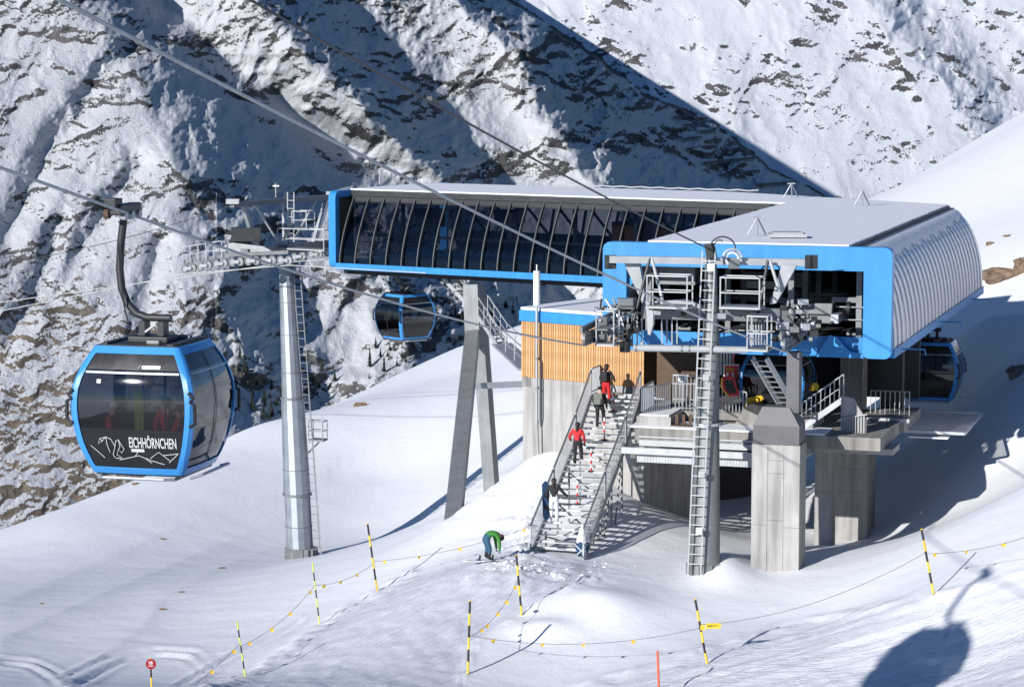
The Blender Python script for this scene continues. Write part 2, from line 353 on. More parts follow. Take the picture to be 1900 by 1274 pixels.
# ================================================================== SETTING: the mountains across the valley
def mountain_material():
    m, N, L, b = new_mat('mountain_snow_rock')
    at = N.new('ShaderNodeAttribute'); at.attribute_name = 'rock'
    sc = N.new('ShaderNodeAttribute'); sc.attribute_name = 'uvpx'
    n1 = N.new('ShaderNodeTexNoise'); n1.inputs['Scale'].default_value = .21; n1.inputs['Detail'].default_value = 8; n1.inputs['Roughness'].default_value = .7
    n2 = N.new('ShaderNodeTexNoise'); n2.inputs['Scale'].default_value = .02; n2.inputs['Detail'].default_value = 5
    L.new(sc.outputs['Vector'], n1.inputs['Vector']); L.new(sc.outputs['Vector'], n2.inputs['Vector'])
    a1 = N.new('ShaderNodeMath'); a1.operation = 'MULTIPLY_ADD'; a1.inputs[1].default_value = 2.4; a1.inputs[2].default_value = -1.2
    L.new(n1.outputs['Fac'], a1.inputs[0])
    a2 = N.new('ShaderNodeMath'); a2.operation = 'ADD'; L.new(at.outputs['Fac'], a2.inputs[0]); L.new(a1.outputs[0], a2.inputs[1])
    mr = N.new('ShaderNodeMapRange'); mr.inputs[1].default_value = .46; mr.inputs[2].default_value = .58; mr.clamp = True
    L.new(a2.outputs[0], mr.inputs[0])
    rp = N.new('ShaderNodeValToRGB'); e = rp.color_ramp.elements
    e[0].position = .3; e[0].color = (.06, .06, .062, 1); e[1].position = .62; e[1].color = (.135, .13, .126, 1)
    x = e.new(.5); x.color = (.08, .078, .077, 1)
    L.new(n2.outputs['Fac'], rp.inputs[0])
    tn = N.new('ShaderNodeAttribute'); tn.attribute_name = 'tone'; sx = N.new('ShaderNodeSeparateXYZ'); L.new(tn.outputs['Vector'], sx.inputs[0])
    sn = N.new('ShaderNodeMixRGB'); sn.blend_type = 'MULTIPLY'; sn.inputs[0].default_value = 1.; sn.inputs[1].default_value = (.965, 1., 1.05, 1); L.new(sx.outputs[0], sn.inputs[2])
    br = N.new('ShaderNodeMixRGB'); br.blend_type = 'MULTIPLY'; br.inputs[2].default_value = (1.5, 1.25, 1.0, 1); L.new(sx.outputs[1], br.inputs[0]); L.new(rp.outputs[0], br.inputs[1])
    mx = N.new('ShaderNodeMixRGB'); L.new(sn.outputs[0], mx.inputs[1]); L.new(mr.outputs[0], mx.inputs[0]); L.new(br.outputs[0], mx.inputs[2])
    L.new(mx.outputs[0], b.inputs['Base Color']); b.inputs['Roughness'].default_value = .85; b.inputs['Specular IOR Level'].default_value = .15
    bp = N.new('ShaderNodeBump'); bp.inputs['Strength'].default_value = .55; bp.inputs['Distance'].default_value = 2.2
    L.new(n1.outputs['Fac'], bp.inputs['Height']); L.new(bp.outputs[0], b.inputs['Normal'])
    return m
MST = 2.05
def build_mountains():
    us = np.arange(-140, 2041, MST); vs_ = np.arange(-60, 1080, MST); U, V = np.meshgrid(us, vs_)
    SC = 1500 / FPX                                   # metres per pixel on the left massif
    W1, W2 = fbm(U / 120, V / 120, 5, 201, .6), fbm(U / 120, V / 120, 5, 202, .6)
    def ridge(crest, depth, kL, kR, sc=SC, warp=55, cut=None, soft=1e-3):
        s = (U + warp * W1 - lerp_line(crest, V + warp * .6 * W2)) * sc
        D = np.interp(V, [p[0] for p in depth], [p[1] for p in depth]) + np.where(s < 0, -s * kL, kR * (s - soft * (1 - np.exp(-np.maximum(s, 0) / soft))))
        if cut is not None:
            s2 = (U - lerp_line(cut, V) + 14 * fbm(V / 40, U / 40, 4, 30)) * sc; D = D + np.maximum(s2, 0) * 40
        return D
    def smin(a, b, k=22.):
        h = np.clip(.5 + .5 * (b - a) / k, 0, 1); return b * (1 - h) + a * h - k * h * (1 - h)
    # left face with its couloir, the big shaded bowl, the rib, and the middle massif
    R0 = ridge([(-60, -60), (0, 250), (15, 400), (-60, 640)], [(-60, 1560), (300, 1470), (1100, 1190)], .2, 1.0)
    R1 = ridge([(100, -60), (120, 0), (205, 110), (265, 190), (285, 250), (310, 330), (330, 420), (340, 640), (420, 1100)], [(-60, 1545), (0, 1530), (340, 1430), (640, 1330), (1100, 1180)], -.12, np.interp(V, [0, 150, 330, 500], [3.2, 3.0, 2.6, 2.3]), warp=34, soft=26)
    for ln, am, wd in ((((235, 90), (150, 200), (62, 330), (5, 450)), 16, 26), (((250, 300), (190, 420), (100, 560)), 12, 22), (((110, 420), (60, 560), (-20, 680)), 12, 24), (((300, 460), (270, 600), (180, 740)), 10, 22)):
        q, _ = seg_dist(U + 22 * W1, V + 22 * W2, list(ln)); R1 = R1 + am * np.exp(-(q / wd) ** 2)
    RB = ridge([(560, 200), (600, 330), (640, 450), (700, 600), (800, 760)], [(-60, 3900), (200, 2300), (300, 1680), (360, 1580), (480, 1480), (760, 1380), (1100, 1240)], .22, 2.6, warp=75, soft=20)     # craggy foot of the bowl
    R2 = ridge([(430, -60), (470, 0), (585, 130), (665, 200), (730, 260), (812, 330), (900, 420)], [(-60, 1625), (0, 1620), (100, 1616), (200, 1632), (300, 1672), (420, 1740)], .2, 3.0, warp=22, soft=6)
    R3 = ridge([(785, -60), (835, 0), (920, 70), (980, 150), (1020, 230), (1080, 330), (1160, 420)], [(-60, 1830), (0, 1815), (330, 1760), (500, 1690)], .15, 4.2,
               cut=[(870, -60), (935, 0), (1010, 45), (1095, 105), (1200, 178), (1330, 235), (1420, 312), (1530, 366), (1640, 420)], warp=42, soft=7)
    beh = 9 * SC * np.maximum(0, U + 42 * W1 - lerp_line([(785, -60), (835, 0), (920, 70), (980, 150), (1020, 230), (1080, 330), (1160, 420)], V + 25 * W2) - 10)      # nearer ribs end where the middle massif stands
    D = smin(smin(smin(smin(R0, R1), RB, 40), R2) + beh, R3)
    D = D + 700 * SC * np.maximum(0, U - lerp_line([(870, -60), (935, 0), (1010, 45), (1095, 105), (1200, 178), (1330, 235), (1420, 312), (1530, 366), (1640, 420)], V) + 14 * fbm(V / 40, U / 40, 4, 30))
    sf = 3300 / FPX
    far = np.interp(V, [-60, 0, 380, 700], [4350, 4250, 3350, 2800])
    F1 = far - .1 * (U - 1500) * sf
    F2 = np.interp(V, [-60, 380, 600], [3950, 3050, 2800]) + ridge([(1560, -60), (1660, 80), (1750, 170), (1820, 260), (1880, 330)], [(-60, 0), (1100, 0)], .1, 1.5, sf, 70)
    F3 = np.interp(V, [-60, 380, 600], [4050, 3150, 2900]) + ridge([(2060, -60), (2080, 300)], [(-60, 0), (1100, 0)], .3, 1., sf, 70)
    F4 = np.interp(V, [-60, 380, 600], [4180, 3230, 2900]) + ridge([(1240, -60), (1330, 120), (1440, 250), (1490, 340), (1540, 420)], [(-60, 0), (1100, 0)], .3, .2, sf, 70)
    Df = smin(smin(smin(F1, F2, 60), F3, 60), F4, 60); isf = Df < D
    D = np.minimum(D, Df); s = D / FPX
    # ---- relief: crags where the mask says so, smooth wind-packed snow elsewhere
    wu, wv = U + 22 * fbm(U / 60, V / 60, 3, 61), V + 22 * fbm(U / 60, V / 60, 3, 62)
    big = fbm(U / 170, V / 130, 4, 11)
    mask = .22 + .78 * sstep(-.22, .20, big + .35 * ridged((U + V * .35) / 130, (V - U * .35) / 60, 3, 13) - .08)
    mask = np.where(U < 420, np.maximum(mask, .62), mask)
    n91, n92 = 22 * fbm(U / 50, V / 50, 3, 91), 22 * fbm(U / 50, V / 50, 3, 92)
    def put(poly, val, soft=40):
        nonlocal mask
        q, _ = seg_dist(U, V, poly + poly[:1]); inn = in_poly(U + n91, V + n92, poly)
        wgt = np.where(inn, sstep(0, soft, q), 0) * .85; mask = mask * (1 - wgt) + val * wgt
    put([(330, 60), (250, 130), (300, 240), (330, 330), (600, 345), (700, 335), (580, 260), (440, 165)], .15, 30)      # shaded bowl
    put([(330, -40), (460, -40), (640, 180), (800, 320), (740, 300), (560, 190), (420, 110)], 1.0, 20)                   # lit rib
    put([(640, -60), (840, -60), (1000, 120), (980, 170), (860, 160), (720, 110)], .85, 30)
    put([(830, 150), (960, 180), (1020, 240), (960, 280), (840, 260), (790, 220)], .10, 30)
    put([(800, 280), (1000, 270), (1060, 360), (820, 360)], .8, 20)
    put([(1050, 250), (1250, 280), (1500, 350), (1480, 375), (1060, 375)], .30, 30)
    put([(940, -60), (1060, -60), (1100, 30), (1030, 40)], .0, 10)
    put([(1130, 20), (1250, -60), (1560, -60), (1460, 100), (1200, 90)], .2, 40)
    put([(1380, 130), (1600, 130), (1700, 190), (1660, 330), (1480, 330), (1440, 220)], .8, 40)
    put([(1750, 40), (1920, 20), (1920, 240), (1700, 270)], .8, 40)
    put([(20, 180), (180, 110), (120, 260), (10, 400), (-60, 420)], .3, 25)
    put([(-100, 400), (110, 420), (190, 600), (260, 760), (330, 900), (120, 960), (-100, 1040)], 1.0, 30)                # broken crags low on the left
    put([(400, 480), (520, 470), (560, 560), (520, 700), (420, 640)], .25, 25)
    put([(560, 560), (680, 560), (700, 700), (590, 720)], .3, 30)
    rel = np.zeros_like(U)
    strat = wv * .94 + wu * .22 + 10 * fbm(U / 90, V / 90, 2, 33)
    for lam, amp, sd_ in ((240, .09, 1), (120, .085, 2), (62, .075, 3), (33, .085, 4), (18, .12, 5), (10, .14, 6), (6.2, .11, 7)):
        r = ridged(wu / (1.9 * lam), strat / lam, 1, 40 + sd_) * .55 + .55 * pnoise(wu / lam + 9, wv / lam, 50 + sd_)
        m_ = mask if lam < 70 else .35 + .65 * mask
        if lam < 40: r = np.where(isf, ridged(wu / (3.2 * lam), (wv * .97 - wu * .22) / lam, 1, 60 + sd_) * .75 + .2 * pnoise(wu / lam, wv / lam, 70 + sd_), r)
        rel = rel - amp * lam * r * m_
    for lam, amp, sd_ in ((95, .10, 1), (46, .09, 2)): rel = rel - amp * lam * ridged((wu + .45 * wv) / lam, (wv - .3 * wu) / (3.6 * lam), 2, 80 + sd_) * (.3 + .7 * mask) * np.where(U < 400, .5, 1.)
    shade3 = (~isf) & (U > lerp_line([(790, -60), (840, 0), (930, 70), (1000, 150), (1040, 230), (1100, 330), (1180, 420)], V) + 20) & (V < 420)
    lowc = sstep(420, 700, V) * sstep(520, 150, U)      # crags nearest the camera are coarser
    rel = rel - lowc * 7. * ridged(wu / 62, wv / 50, 3, 64)
    rel = rel - np.where(isf, .15 * 170 * ridged((wu - .55 * wv) / 170, (wv + .4 * wu) / 480, 2, 90) + .12 * 75 * ridged((wu - .5 * wv) / 75, (wv + .4 * wu) / 230, 2, 95), 0)
    rb = sstep(330, 430, V) * sstep(900, 700, U) * sstep(250, 380, U); rel = rel - rb * (26 * ridged(wu / 150, wv / 210, 2, 71) + 8 * fbm(U / 50, V / 50, 2, 72))
    D2 = D + rel * s * np.where(isf, .66, 1.1) * np.where(shade3, 1.15, 1.)
    Pw = PA(U, V, D2)
    # rock shows where the face is steep: small gain in distance per gain in height
    Dz = np.clip(1.15 - np.gradient(rel * np.where(isf, .8, 1.1), axis=0) / MST, -3, 4)
    for k in range(1):
        q = np.pad(Dz, 1, mode='edge'); Dz = (q[1:-1, 1:-1] * 2 + q[:-2, 1:-1] + q[2:, 1:-1] + q[1:-1, :-2] + q[1:-1, 2:]) / 6
    raw = 1.15 - Dz; thr = np.where(isf, np.quantile(raw[(mask > .7) & isf], .88), np.quantile(raw[(mask > .7) & ~isf], .81)); sdv = np.where(isf, raw[(mask > .7) & isf].std(), raw[(mask > .7) & ~isf].std())
    rock = np.clip(.5 + .42 * (raw - thr) / sdv, -.5, 1.3) + .20 * lowc - .12 * (mask < .2) + .45 * (mask - .7) + .22 * fbm(U / 70, V / 48, 3, 120)
    rock = np.where((U > 900) & (V > 330) & (U < 1600) & (~isf), rock * .6, rock)
    nx, ny = len(us), len(vs_); i = (np.arange(ny - 1)[:, None] * nx + np.arange(nx - 1)[None, :]).ravel()
    me = grid_mesh('mountains', Pw.reshape(-1, 3), np.stack([i + nx, i + nx + 1, i + 1, i], -1))
    a = me.attributes.new('rock', 'FLOAT', 'POINT'); a.data.foreach_set('value', rock.astype(np.float32).ravel())
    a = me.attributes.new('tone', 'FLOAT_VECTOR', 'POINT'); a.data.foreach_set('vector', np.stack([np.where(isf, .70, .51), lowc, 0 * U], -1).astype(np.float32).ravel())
    a = me.attributes.new('uvpx', 'FLOAT_VECTOR', 'POINT'); a.data.foreach_set('vector', np.stack([U, V * 1.15, D * .2], -1).astype(np.float32).ravel())
    return me, (us, vs_, D2)
_mm, MGRID = build_mountains()
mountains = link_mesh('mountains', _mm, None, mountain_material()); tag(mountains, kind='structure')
def on_mountain(px, py):
    us, vs_, D2 = MGRID; return P(px, py, float(D2[int(round((py - vs_[0]) / MST)), int(round((px - us[0]) / MST))]))
# ================================================================== MATERIALS
M_BLUE = mat('blue_paint', (.03, .245, .56), .38, 0, .05, .6, .03, 90, .5, streak=.14)
M_BLUE2 = mat('cabin_blue_paint', (.05, .27, .62), .28, .0, .05, 1.5)
M_STEEL = mat('galvanised_steel', (.42, .44, .46), .46, .55, .14, 2.5, .05, 30)
M_STEELD = mat('weathered_steel', (.20, .21, .215), .55, .45, .18, 1.6, .06, 25)
M_LIGHT = mat('pale_steel_paint', (.43, .445, .45), .5, .15, .1, 2., .03, 40)
M_RIB = mat('rib_grey', (.075, .08, .085), .55, .2, .15, 2.)
M_SHOE = mat('shoe_steel', (.11, .11, .115), .55, .3, .2, 1.5, .1, 20)
M_LEG = mat('leg_steel', (.27, .28, .285), .5, .35, .12, 1.2, .05, 20, streak=.15)
M_DARK = mat('dark_metal', (.035, .037, .04), .5, .3, .25, 2.)
M_BLACK = mat('black_rubber', (.014, .014, .015), .55, 0, .3, 4.)
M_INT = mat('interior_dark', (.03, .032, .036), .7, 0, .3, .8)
M_CONC = mat('concrete', (.39, .38, .36), .85, 0, .13, .9, .35, 14, streak=.35)
M_CONCD = mat('old_concrete', (.27, .26, .24), .9, 0, .2, .7, .4, 12, streak=.45)
M_WALLD = mat('shade_dark_concrete', (.05, .048, .045), .9, 0, .3, .6, .3, 10)  # near-black base colour paints the undercroft's shade onto its concrete walls
M_CLAD = mat('standing_seam_metal', (.62, .63, .65), .34, .82, .07, 1.2, .02, 20)
M_WOOD = mat('larch_cladding', (.58, .29, .095), .7, 0, .16, 2.2, .1, 30)
M_WOODD = mat('dark_timber', (.10, .065, .04), .8, 0, .3, 3.)  # plain dark brown, well below the cladding tone
M_ROOFSNOW = snow_mat('roof_snow', (.87, .88, .90), 1.2, .2, .05, 20)
M_GLASS = glass_mat('station_glass', (.11, .12, .145), .01, .04)
M_CGLASS = glass_mat('cabin_glass', (.25, .255, .275), .03, .03)
M_RED = mat('red_cloth', (.55, .02, .025), .75, 0, .15, 8.)
M_REDP = mat('red_paint', (.62, .02, .03), .45, 0, .06, 5.)
M_YEL = mat('yellow_paint', (.80, .52, .03), .5, 0, .08, 5.)
M_ORANGE = mat('orange_paint', (.62, .22, .03), .5, 0, .12, 3.)
M_WHITE = mat('white_paint', (.78, .78, .77), .5, 0, .04, 4.)
M_ROPE = mat('wire_rope', (.50, .51, .48), .55, .15, .2, 3., .3, 120)
M_CABLE = mat('black_cable', (.05, .05, .05), .6, 0, .2, 3.)
def perforated(name, col, alpha, scale):
    """perforated or mesh sheet: part metal, part open"""
    m, N, L, b = new_mat(name); out = [n for n in N if n.type == 'OUTPUT_MATERIAL'][0]
    b.inputs['Base Color'].default_value = (*col, 1); b.inputs['Metallic'].default_value = .3; b.inputs['Roughness'].default_value = .5
    tr = N.new('ShaderNodeBsdfTransparent'); mx = N.new('ShaderNodeMixShader')
    tc = N.new('ShaderNodeTexCoord'); vo = N.new('ShaderNodeTexVoronoi'); vo.inputs['Scale'].default_value = scale
    L.new(tc.outputs['Object'], vo.inputs['Vector'])
    mr = N.new('ShaderNodeMapRange'); mr.inputs[1].default_value = .3; mr.inputs[2].default_value = .55; mr.inputs[3].default_value = max(.05, alpha - .2); mr.inputs[4].default_value = min(1, alpha + .2)
    tl = N.new('ShaderNodeBsdfTranslucent'); tl.inputs[0].default_value = (.75, .77, .78, 1); m2 = N.new('ShaderNodeMixShader'); m2.inputs[0].default_value = .45
    L.new(b.outputs[0], m2.inputs[1]); L.new(tl.outputs[0], m2.inputs[2])
    L.new(vo.outputs['Distance'], mr.inputs[0]); L.new(mr.outputs[0], mx.inputs[0]); L.new(tr.outputs[0], mx.inputs[1]); L.new(m2.outputs[0], mx.inputs[2]); L.new(mx.outputs[0], out.inputs[0])
    return m
M_MESH = perforated('mesh_infill', (.66, .68, .70), .28, 34)
M_NET = perforated('safety_net', (.32, .33, .34), .5, 22)

# ================================================================== STATION
Z0 = -11.5
_aR = Vector((.297, .955, 0)).normalized(); _lR = Vector((_aR.y, -_aR.x, 0)); OR = P(1655, 665, 98); OR.z = Z0
_lL = Vector((.852, -.524, 0)).normalized(); _nL = Vector((-_lL.y, _lL.x, 0)); OL = P(612, 497, 140); OL.z = Z0
def RF(p): return OR + _lR * p.x + _aR * p.y + Vector((0, 0, p.z))
def LF(p): return OL + _lL * p.x + _nL * p.y + Vector((0, 0, p.z))
UZ = Vector((0, 0, 1))
st_loc = RF(Vector((-5.7, 8, -3))); st_loc.z = -14.6
station = empty('gondola_station', st_loc)
tag(station, 'angled gondola lift station with blue frames, curved glass wing and snowy roof on concrete pillars', 'lift station')
def RB_(): return MB(RF, st_loc)
def LB_(): return MB(LF, st_loc)
def WB(): return MB(None, st_loc)
RL = 29.0                                            # length of the right wing
W = 11.52; EDGE = 1.67
# ---- roof over both wings
def lin2(p, d, q, e):
    t = ((q.x - p.x) * e.y - (q.y - p.y) * e.x) / (d.x * e.y - d.y * e.x); return p + d * t
J = lin2(LF(Vector((0, 1.75, 0))), _lL, RF(Vector((-W + EDGE, 0, 0))), _aR)
def roof_poly(c, k=0.):
    ps = [RF(Vector((-W + EDGE + k, .05 + k, c))), RF(Vector((-EDGE - k, .05 + k, c))), RF(Vector((-EDGE - k, RL - k, c))),
          LF(Vector((20, 9.8 - k, c))), LF(Vector((.15 + k, 9.8 - k, c))), LF(Vector((.15 + k, 1.62 + k, c)))]
    j = J.copy(); j.z = Z0 + c; j = j + (_aR * -.0 + _lR * k) ; ps.append(j); return ps
WB().prism(roof_poly(3.98), (0, 0, .30)).build('roof', M_RIB, station)
def roof_snow():
    ps = roof_poly(4.285, .06); out = []
    for i, p in enumerate(ps):
        q = ps[(i + 1) % len(ps)]; n = max(2, int((q - p).length / .5))
        for k in range(n):
            t = k / n; r = p.lerp(q, t); nrm = (q - p).normalized().cross(UZ)
            out.append(r - nrm * (.05 * rnd.random() if 0 < k < n else .03))
    b = WB().prism(out, (0, 0, .07)); return b.build('roof_snow', M_ROOFSNOW, station, bevel=.0)
roof_snow()
# ---- right wing: blue portal
def rounded(pts, r, n=5):
    """round the listed corners of a 2D polygon: pts are (x, y, rounded?)"""
    out = []
    for i, (x, y, f) in enumerate(pts):
        if not f: out.append((x, y)); continue
        p, a, b = Vector((x, y)), Vector(pts[i - 1][:2]), Vector(pts[(i + 1) % len(pts)][:2])
        u, v = (a - p).normalized(), (b - p).normalized(); c = p + (u + v) * f
        for k in range(n + 1):
            t = k / n * math.pi / 2; out.append(tuple(c - v * f * math.cos(t) - u * f * math.sin(t)))
    return out
pp = rounded([(-W, .85, 0), (-W + .42, .85, 0), (-W + .42, 1.75, 0), (-W + .97, 2.1, 0), (-W + .97, 3.37, 0), (-1.1, 3.37, 0), (-1.1, 0, .25), (0, 0, .25), (0, 4.3, .3), (-W, 4.3, .3)], .3)
RB_().prism([(x, -.3, z) for x, z in pp], (0, .55, 0)).build('portal_frame', M_BLUE, station)
RB_().box((-10.6, .5, .02), (-1.15, .75, .72)).box((-10.6, .42, -.08), (-1.15, .9, .02)).build('portal_skirt', M_BLUE, station)
RB_().prism([(x, .2, z) for x, z in ((-3.0, -.06), (-1.15, -.06), (-1.15, .1), (-1.7, .2), (-2.2, .75), (-2.5, .8))], (0, .3, 0)).build('portal_skirt', M_BLUE, station)
# ---- right wing: curved standing-seam side, one panel after another
NPAN = 27; pw = (RL - .3) / NPAN
def side_pt(t): return (-EDGE + EDGE * math.sin(t * math.pi / 2) ** 1.05, .35 + 3.72 * math.cos(t * math.pi / 2) ** .95)
def cladding_mesh():
    b = MB(lambda p: _lR * p.x + _aR * p.y + Vector((0, 0, p.z)))
    prof = [side_pt(k / 12) for k in range(13)]
    b.strip([[(x, 0, z), (x, pw - .02, z)] for x, z in prof])
    for (x0, z0), (x1, z1) in zip(prof[:-1], prof[1:]):
        b.beam((x0, .015, z0), (x1, .015, z1), .05, .11, up=(1, 0, .3))
    return b
_cp = None
for i in range(NPAN):
    loc = RF(Vector((0, .28 + i * pw, 0))) - st_loc
    if _cp is None: _cp = cladding_mesh().build('cladding_panel', M_CLAD, station); o = _cp
    else: o = link_mesh('cladding_panel', _cp.data, station)
    o.location = loc
RB_().box((-.12, .26, -.02), (.06, RL, .34)).build('side_fascia', M_BLUE, station)
for y0 in (2.5, 13.5, 24.5): RB_().tube([(.05, y0, .1), (.9, y0, .12), (.95, y0, -.12)], .035, 6).build('rain_spout', M_BLUE, station)
# dirty snow lying on the top of the curve, ragged lower edge
b = RB_(); rows = []
for k in range(7):
    row = []
    for i in range(91):
        y = .3 + (RL - .4) * i / 90; lim = .30 + .03 * math.sin(i * .7) + .035 * (i % 2) + .03 * rnd.random() - .08 * max(0, (i - 66) / 24); t = lim * k / 6 + .015
        x, z = side_pt(t); row.append((x + .04 * (1 - k / 6) + .012, y, z + .10 * (1 - (k / 6) ** 3) + .01))
    rows.append(row)
b.strip(rows).build('roof_edge_snow', M_ROOFSNOW, station, smooth=True)
RB_().box((-EDGE - .02, .3, 4.08), (-EDGE + .2, RL - .1, 4.20)).build('gutter', M_DARK, station)
# end wall, inner left wall and ceiling of the right wing
RB_().prism([(-W, RL - .1, .2), (-.05, RL - .1, .35), (-.35, RL - .1, 2.4), (-EDGE, RL - .1, 3.97), (-W, RL - .1, 3.97)], (0, .08, 0)).build('end_wall', M_STEELD, station)
RB_().prism([(-W + .05, .3, .3), (-W + EDGE, .3, 3.96), (-W + EDGE + .06, .3, 3.96), (-W + .12, .3, .3)], (0, 20.5, 0)).build('side_wall', M_STEELD, station)
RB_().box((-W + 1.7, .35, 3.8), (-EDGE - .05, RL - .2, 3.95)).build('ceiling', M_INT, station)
for i in range(9): RB_().beam((-W + 1.5, 1.6 + 3 * i, 3.72), (-1.75, 1.6 + 3 * i, 3.72), .16, .22).build('ceiling_beam', M_STEELD, station)
# running gear inside the right wing
for x in (-9.1, -2.3):
    RB_().beam((x, .2, 1.45), (x, 24, 1.45), .3, .34).build('running_rail', M_STEEL, station)
    RB_().beam((x + .5, 1.5, .75), (x + .5, 24, .75), .5, .12).build('walkway_rail', M_STEELD, station)
for y0 in (1.2, 4.2, 7.2, 11, 15):
    for x in (-10.0, -7.4, -4.2, -1.5):
        RB_().beam((x, y0, .1), (x, y0, 3.8), .22, .22).build('frame_post', M_STEELD, station)
RB_().disc((-5.7, 9.5, 1.5), UZ, 2.9, .24, 40, 2.5).disc((-5.7, 9.5, 1.5), UZ, .5, .5, 16).beam((-8.3, 9.5, 1.5), (-3.1, 9.5, 1.5), .2, .2).beam((-5.7, 6.9, 1.5), (-5.7, 12.1, 1.5), .2, .2).build('bullwheel', M_LIGHT, station)
RB_().box((-7.2, 6.2, 2.1), (-4.4, 12, 2.7)).box((-6.4, 3, 2.3), (-5.2, 6.2, 2.6)).build('drive_unit', M_STEELD, station)
for i in range(16):
    x = -9.55 if i % 2 else -1.9
    RB_().disc((x, 1.1 + (i // 2) * .62, 1.8), _lR if False else (1, 0, 0), .26, .14, 14).build('drive_tyre', M_BLACK, station)
for z in (.75, 1.25):
    RB_().tube([(-7.2, 1.4, z), (-4.3, 1.4, z)], .03, 6).build('guard_rail', M_STEEL, station)
    RB_().tube([(-2.4, 1.0, z + .6), (-1.3, 1.0, z + .6)], .03, 6).build('guard_rail', M_STEEL, station)
for lo_, hi_ in (((-2.6, 1.3, 2.0), (-1.6, 1.9, 2.2)), ((-3.9, 1.6, 1.1), (-2.6, 2.2, 1.9)), ((-9.9, 1.6, 2.5), (-8.2, 2.3, 3.2))): RB_().box(lo_, hi_).build('switch_cabinet', M_STEELD, station)
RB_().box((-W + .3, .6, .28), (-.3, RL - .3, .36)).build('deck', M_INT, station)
RB_().box((-W + 1.9, 13.4, .37), (-1.9, 13.6, 3.78)).build('dark_backdrop', M_INT, station)  # dark sheet added to hide bright patches seen through the portal

# ---- left wing
LLEN = 27.6
ring_o = rounded([(0, 0, .4), (11.5, 0, .4), (11.5, 4.3, .4), (0, 4.3, .4)], .4); 
b = LB_()
def c_ring(x): return [(x, y, z) for y, z in ring_o]
# frame of the left portal: four bars with a rounded outer edge
lo = rounded([(0, 0, .4), (.36, 0, 0), (.36, 4.3, 0), (0, 4.3, .4)], .4)
LB_().prism([(-.06, y, z) for y, z in lo], (.46, 0, 0)).box((-.06, .365, 3.95), (.40, 11.2, 4.3)).box((-.06, .365, 0), (.40, 11.2, .34)).box((-.06, 11.2, 0), (.40, 11.5, 4.3)).build('portal_frame', M_BLUE, station)
LB_().box((.1, .37, .345), (.30, 1.9, 3.94)).build('portal_liner', M_BLACK, station)  # black plate: dark paint and shadow of the frame's inner face in one colour
LB_().box((.405, -.02, 0), (LLEN - .4, .16, .34)).build('bottom_fascia', M_BLUE, station)
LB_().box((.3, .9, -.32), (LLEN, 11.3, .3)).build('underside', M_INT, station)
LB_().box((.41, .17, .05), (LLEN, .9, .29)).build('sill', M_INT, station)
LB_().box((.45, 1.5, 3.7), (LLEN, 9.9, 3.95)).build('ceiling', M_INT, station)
LB_().box((.41, 1.45, 3.98), (26.2, 1.66, 4.26)).build('eave', M_DARK, station)
def gl_pt(s, off=0.): return (.14 + 1.5 * s ** 1.6 + off, .345 + 3.66 * s)
NR = 26; rs = (LLEN - 1.0) / NR
LD = lambda p: _lL * p.x + _nL * p.y + Vector((0, 0, p.z))
rib = pane = band = None
for i in range(NR + 1):
    loc = LF(Vector((.62 + i * rs, 0, 0))) - st_loc
    if rib is None:
        b = MB(LD); q = [gl_pt(k / 8, -.03) for k in range(9)]
        for (y0, z0), (y1, z1) in zip(q[:-1], q[1:]): b.beam((0, y0, z0), (0, y1, z1), .065, .15, up=(0, -1, .4))
        rib = b.build('rib', M_RIB, station); o = rib
        b = MB(LD); b.strip([[(.03, *gl_pt(k / 8 * .9, .06)), (rs - .03, *gl_pt(k / 8 * .9, .06))] for k in range(9)]); pane = b.build('pane', M_GLASS, station); o2 = pane
        b = MB(LD); b.strip([[(.02, *gl_pt(.9 + .1 * k / 2, .06)), (rs - .02, *gl_pt(.9 + .1 * k / 2, .06))] for k in range(3)]); band = b.build('spandrel', M_BLACK, station); o3 = band
    else:
        o = link_mesh('rib', rib.data, station)
        if i < NR: o2 = link_mesh('pane', pane.data, station); o3 = link_mesh('spandrel', band.data, station)
    o.location = loc
    if i < NR: o2.location = loc; o3.location = loc
# back wall of the left wing with V braces and open glazing
LB_().box((.5, 11.25, .2), (LLEN - 3, 11.4, 1.55)).build('back_wall', M_STEELD, station)
LB_().box((.5, 10.0, 3.3), (LLEN - 3, 10.1, 3.95)).build('back_header', M_DARK, station)
for i in range(11):
    x = 1.2 + 2.1 * i
    LB_().beam((x, 11.2, 1.5), (x + 1.0, 10.05, 3.4), .14, .14).beam((x + 2.0, 11.2, 1.5), (x + 1.0, 10.05, 3.4), .14, .14).build('brace', M_DARK, station)
for i in range(7):
    x = 2.6 + 3.7 * i
    LB_().beam((x, 3.4, .3), (x, 3.4, 3.7), .16, .2).build('frame_post', M_LIGHT if i in (4,) else M_STEELD, station)
    LB_().beam((x, 3.4, 3.55), (x, 9.6, 3.55), .14, .2).build('ceiling_beam', M_STEELD, station)
LB_().beam((.6, 2.6, 1.75), (25, 2.6, 1.75), .22, .14).build('running_rail', M_STEEL, station)
LB_().beam((.6, 2.9, .62), (25, 2.9, .62), .3, .12).build('walkway_rail', M_STEEL, station)
LB_().beam((4.0, 2.3, .95), (12.0, 2.3, .95), .1, .3).build('blue_rail', M_BLUE, station)
ty = None
for i in range(34):
    loc = LF(Vector((6.2 + i * .54, 2.35, 1.02))) - st_loc
    if ty is None: ty = MB(LD).disc((0, 0, 0), (0, 1, 0), .2, .14, 12).disc((0, -.08, 0), (0, 1, 0), .09, .05, 8).build('drive_tyre', [M_STEEL], station); o = ty
    else: o = link_mesh('drive_tyre', ty.data, station)
    o.location = loc
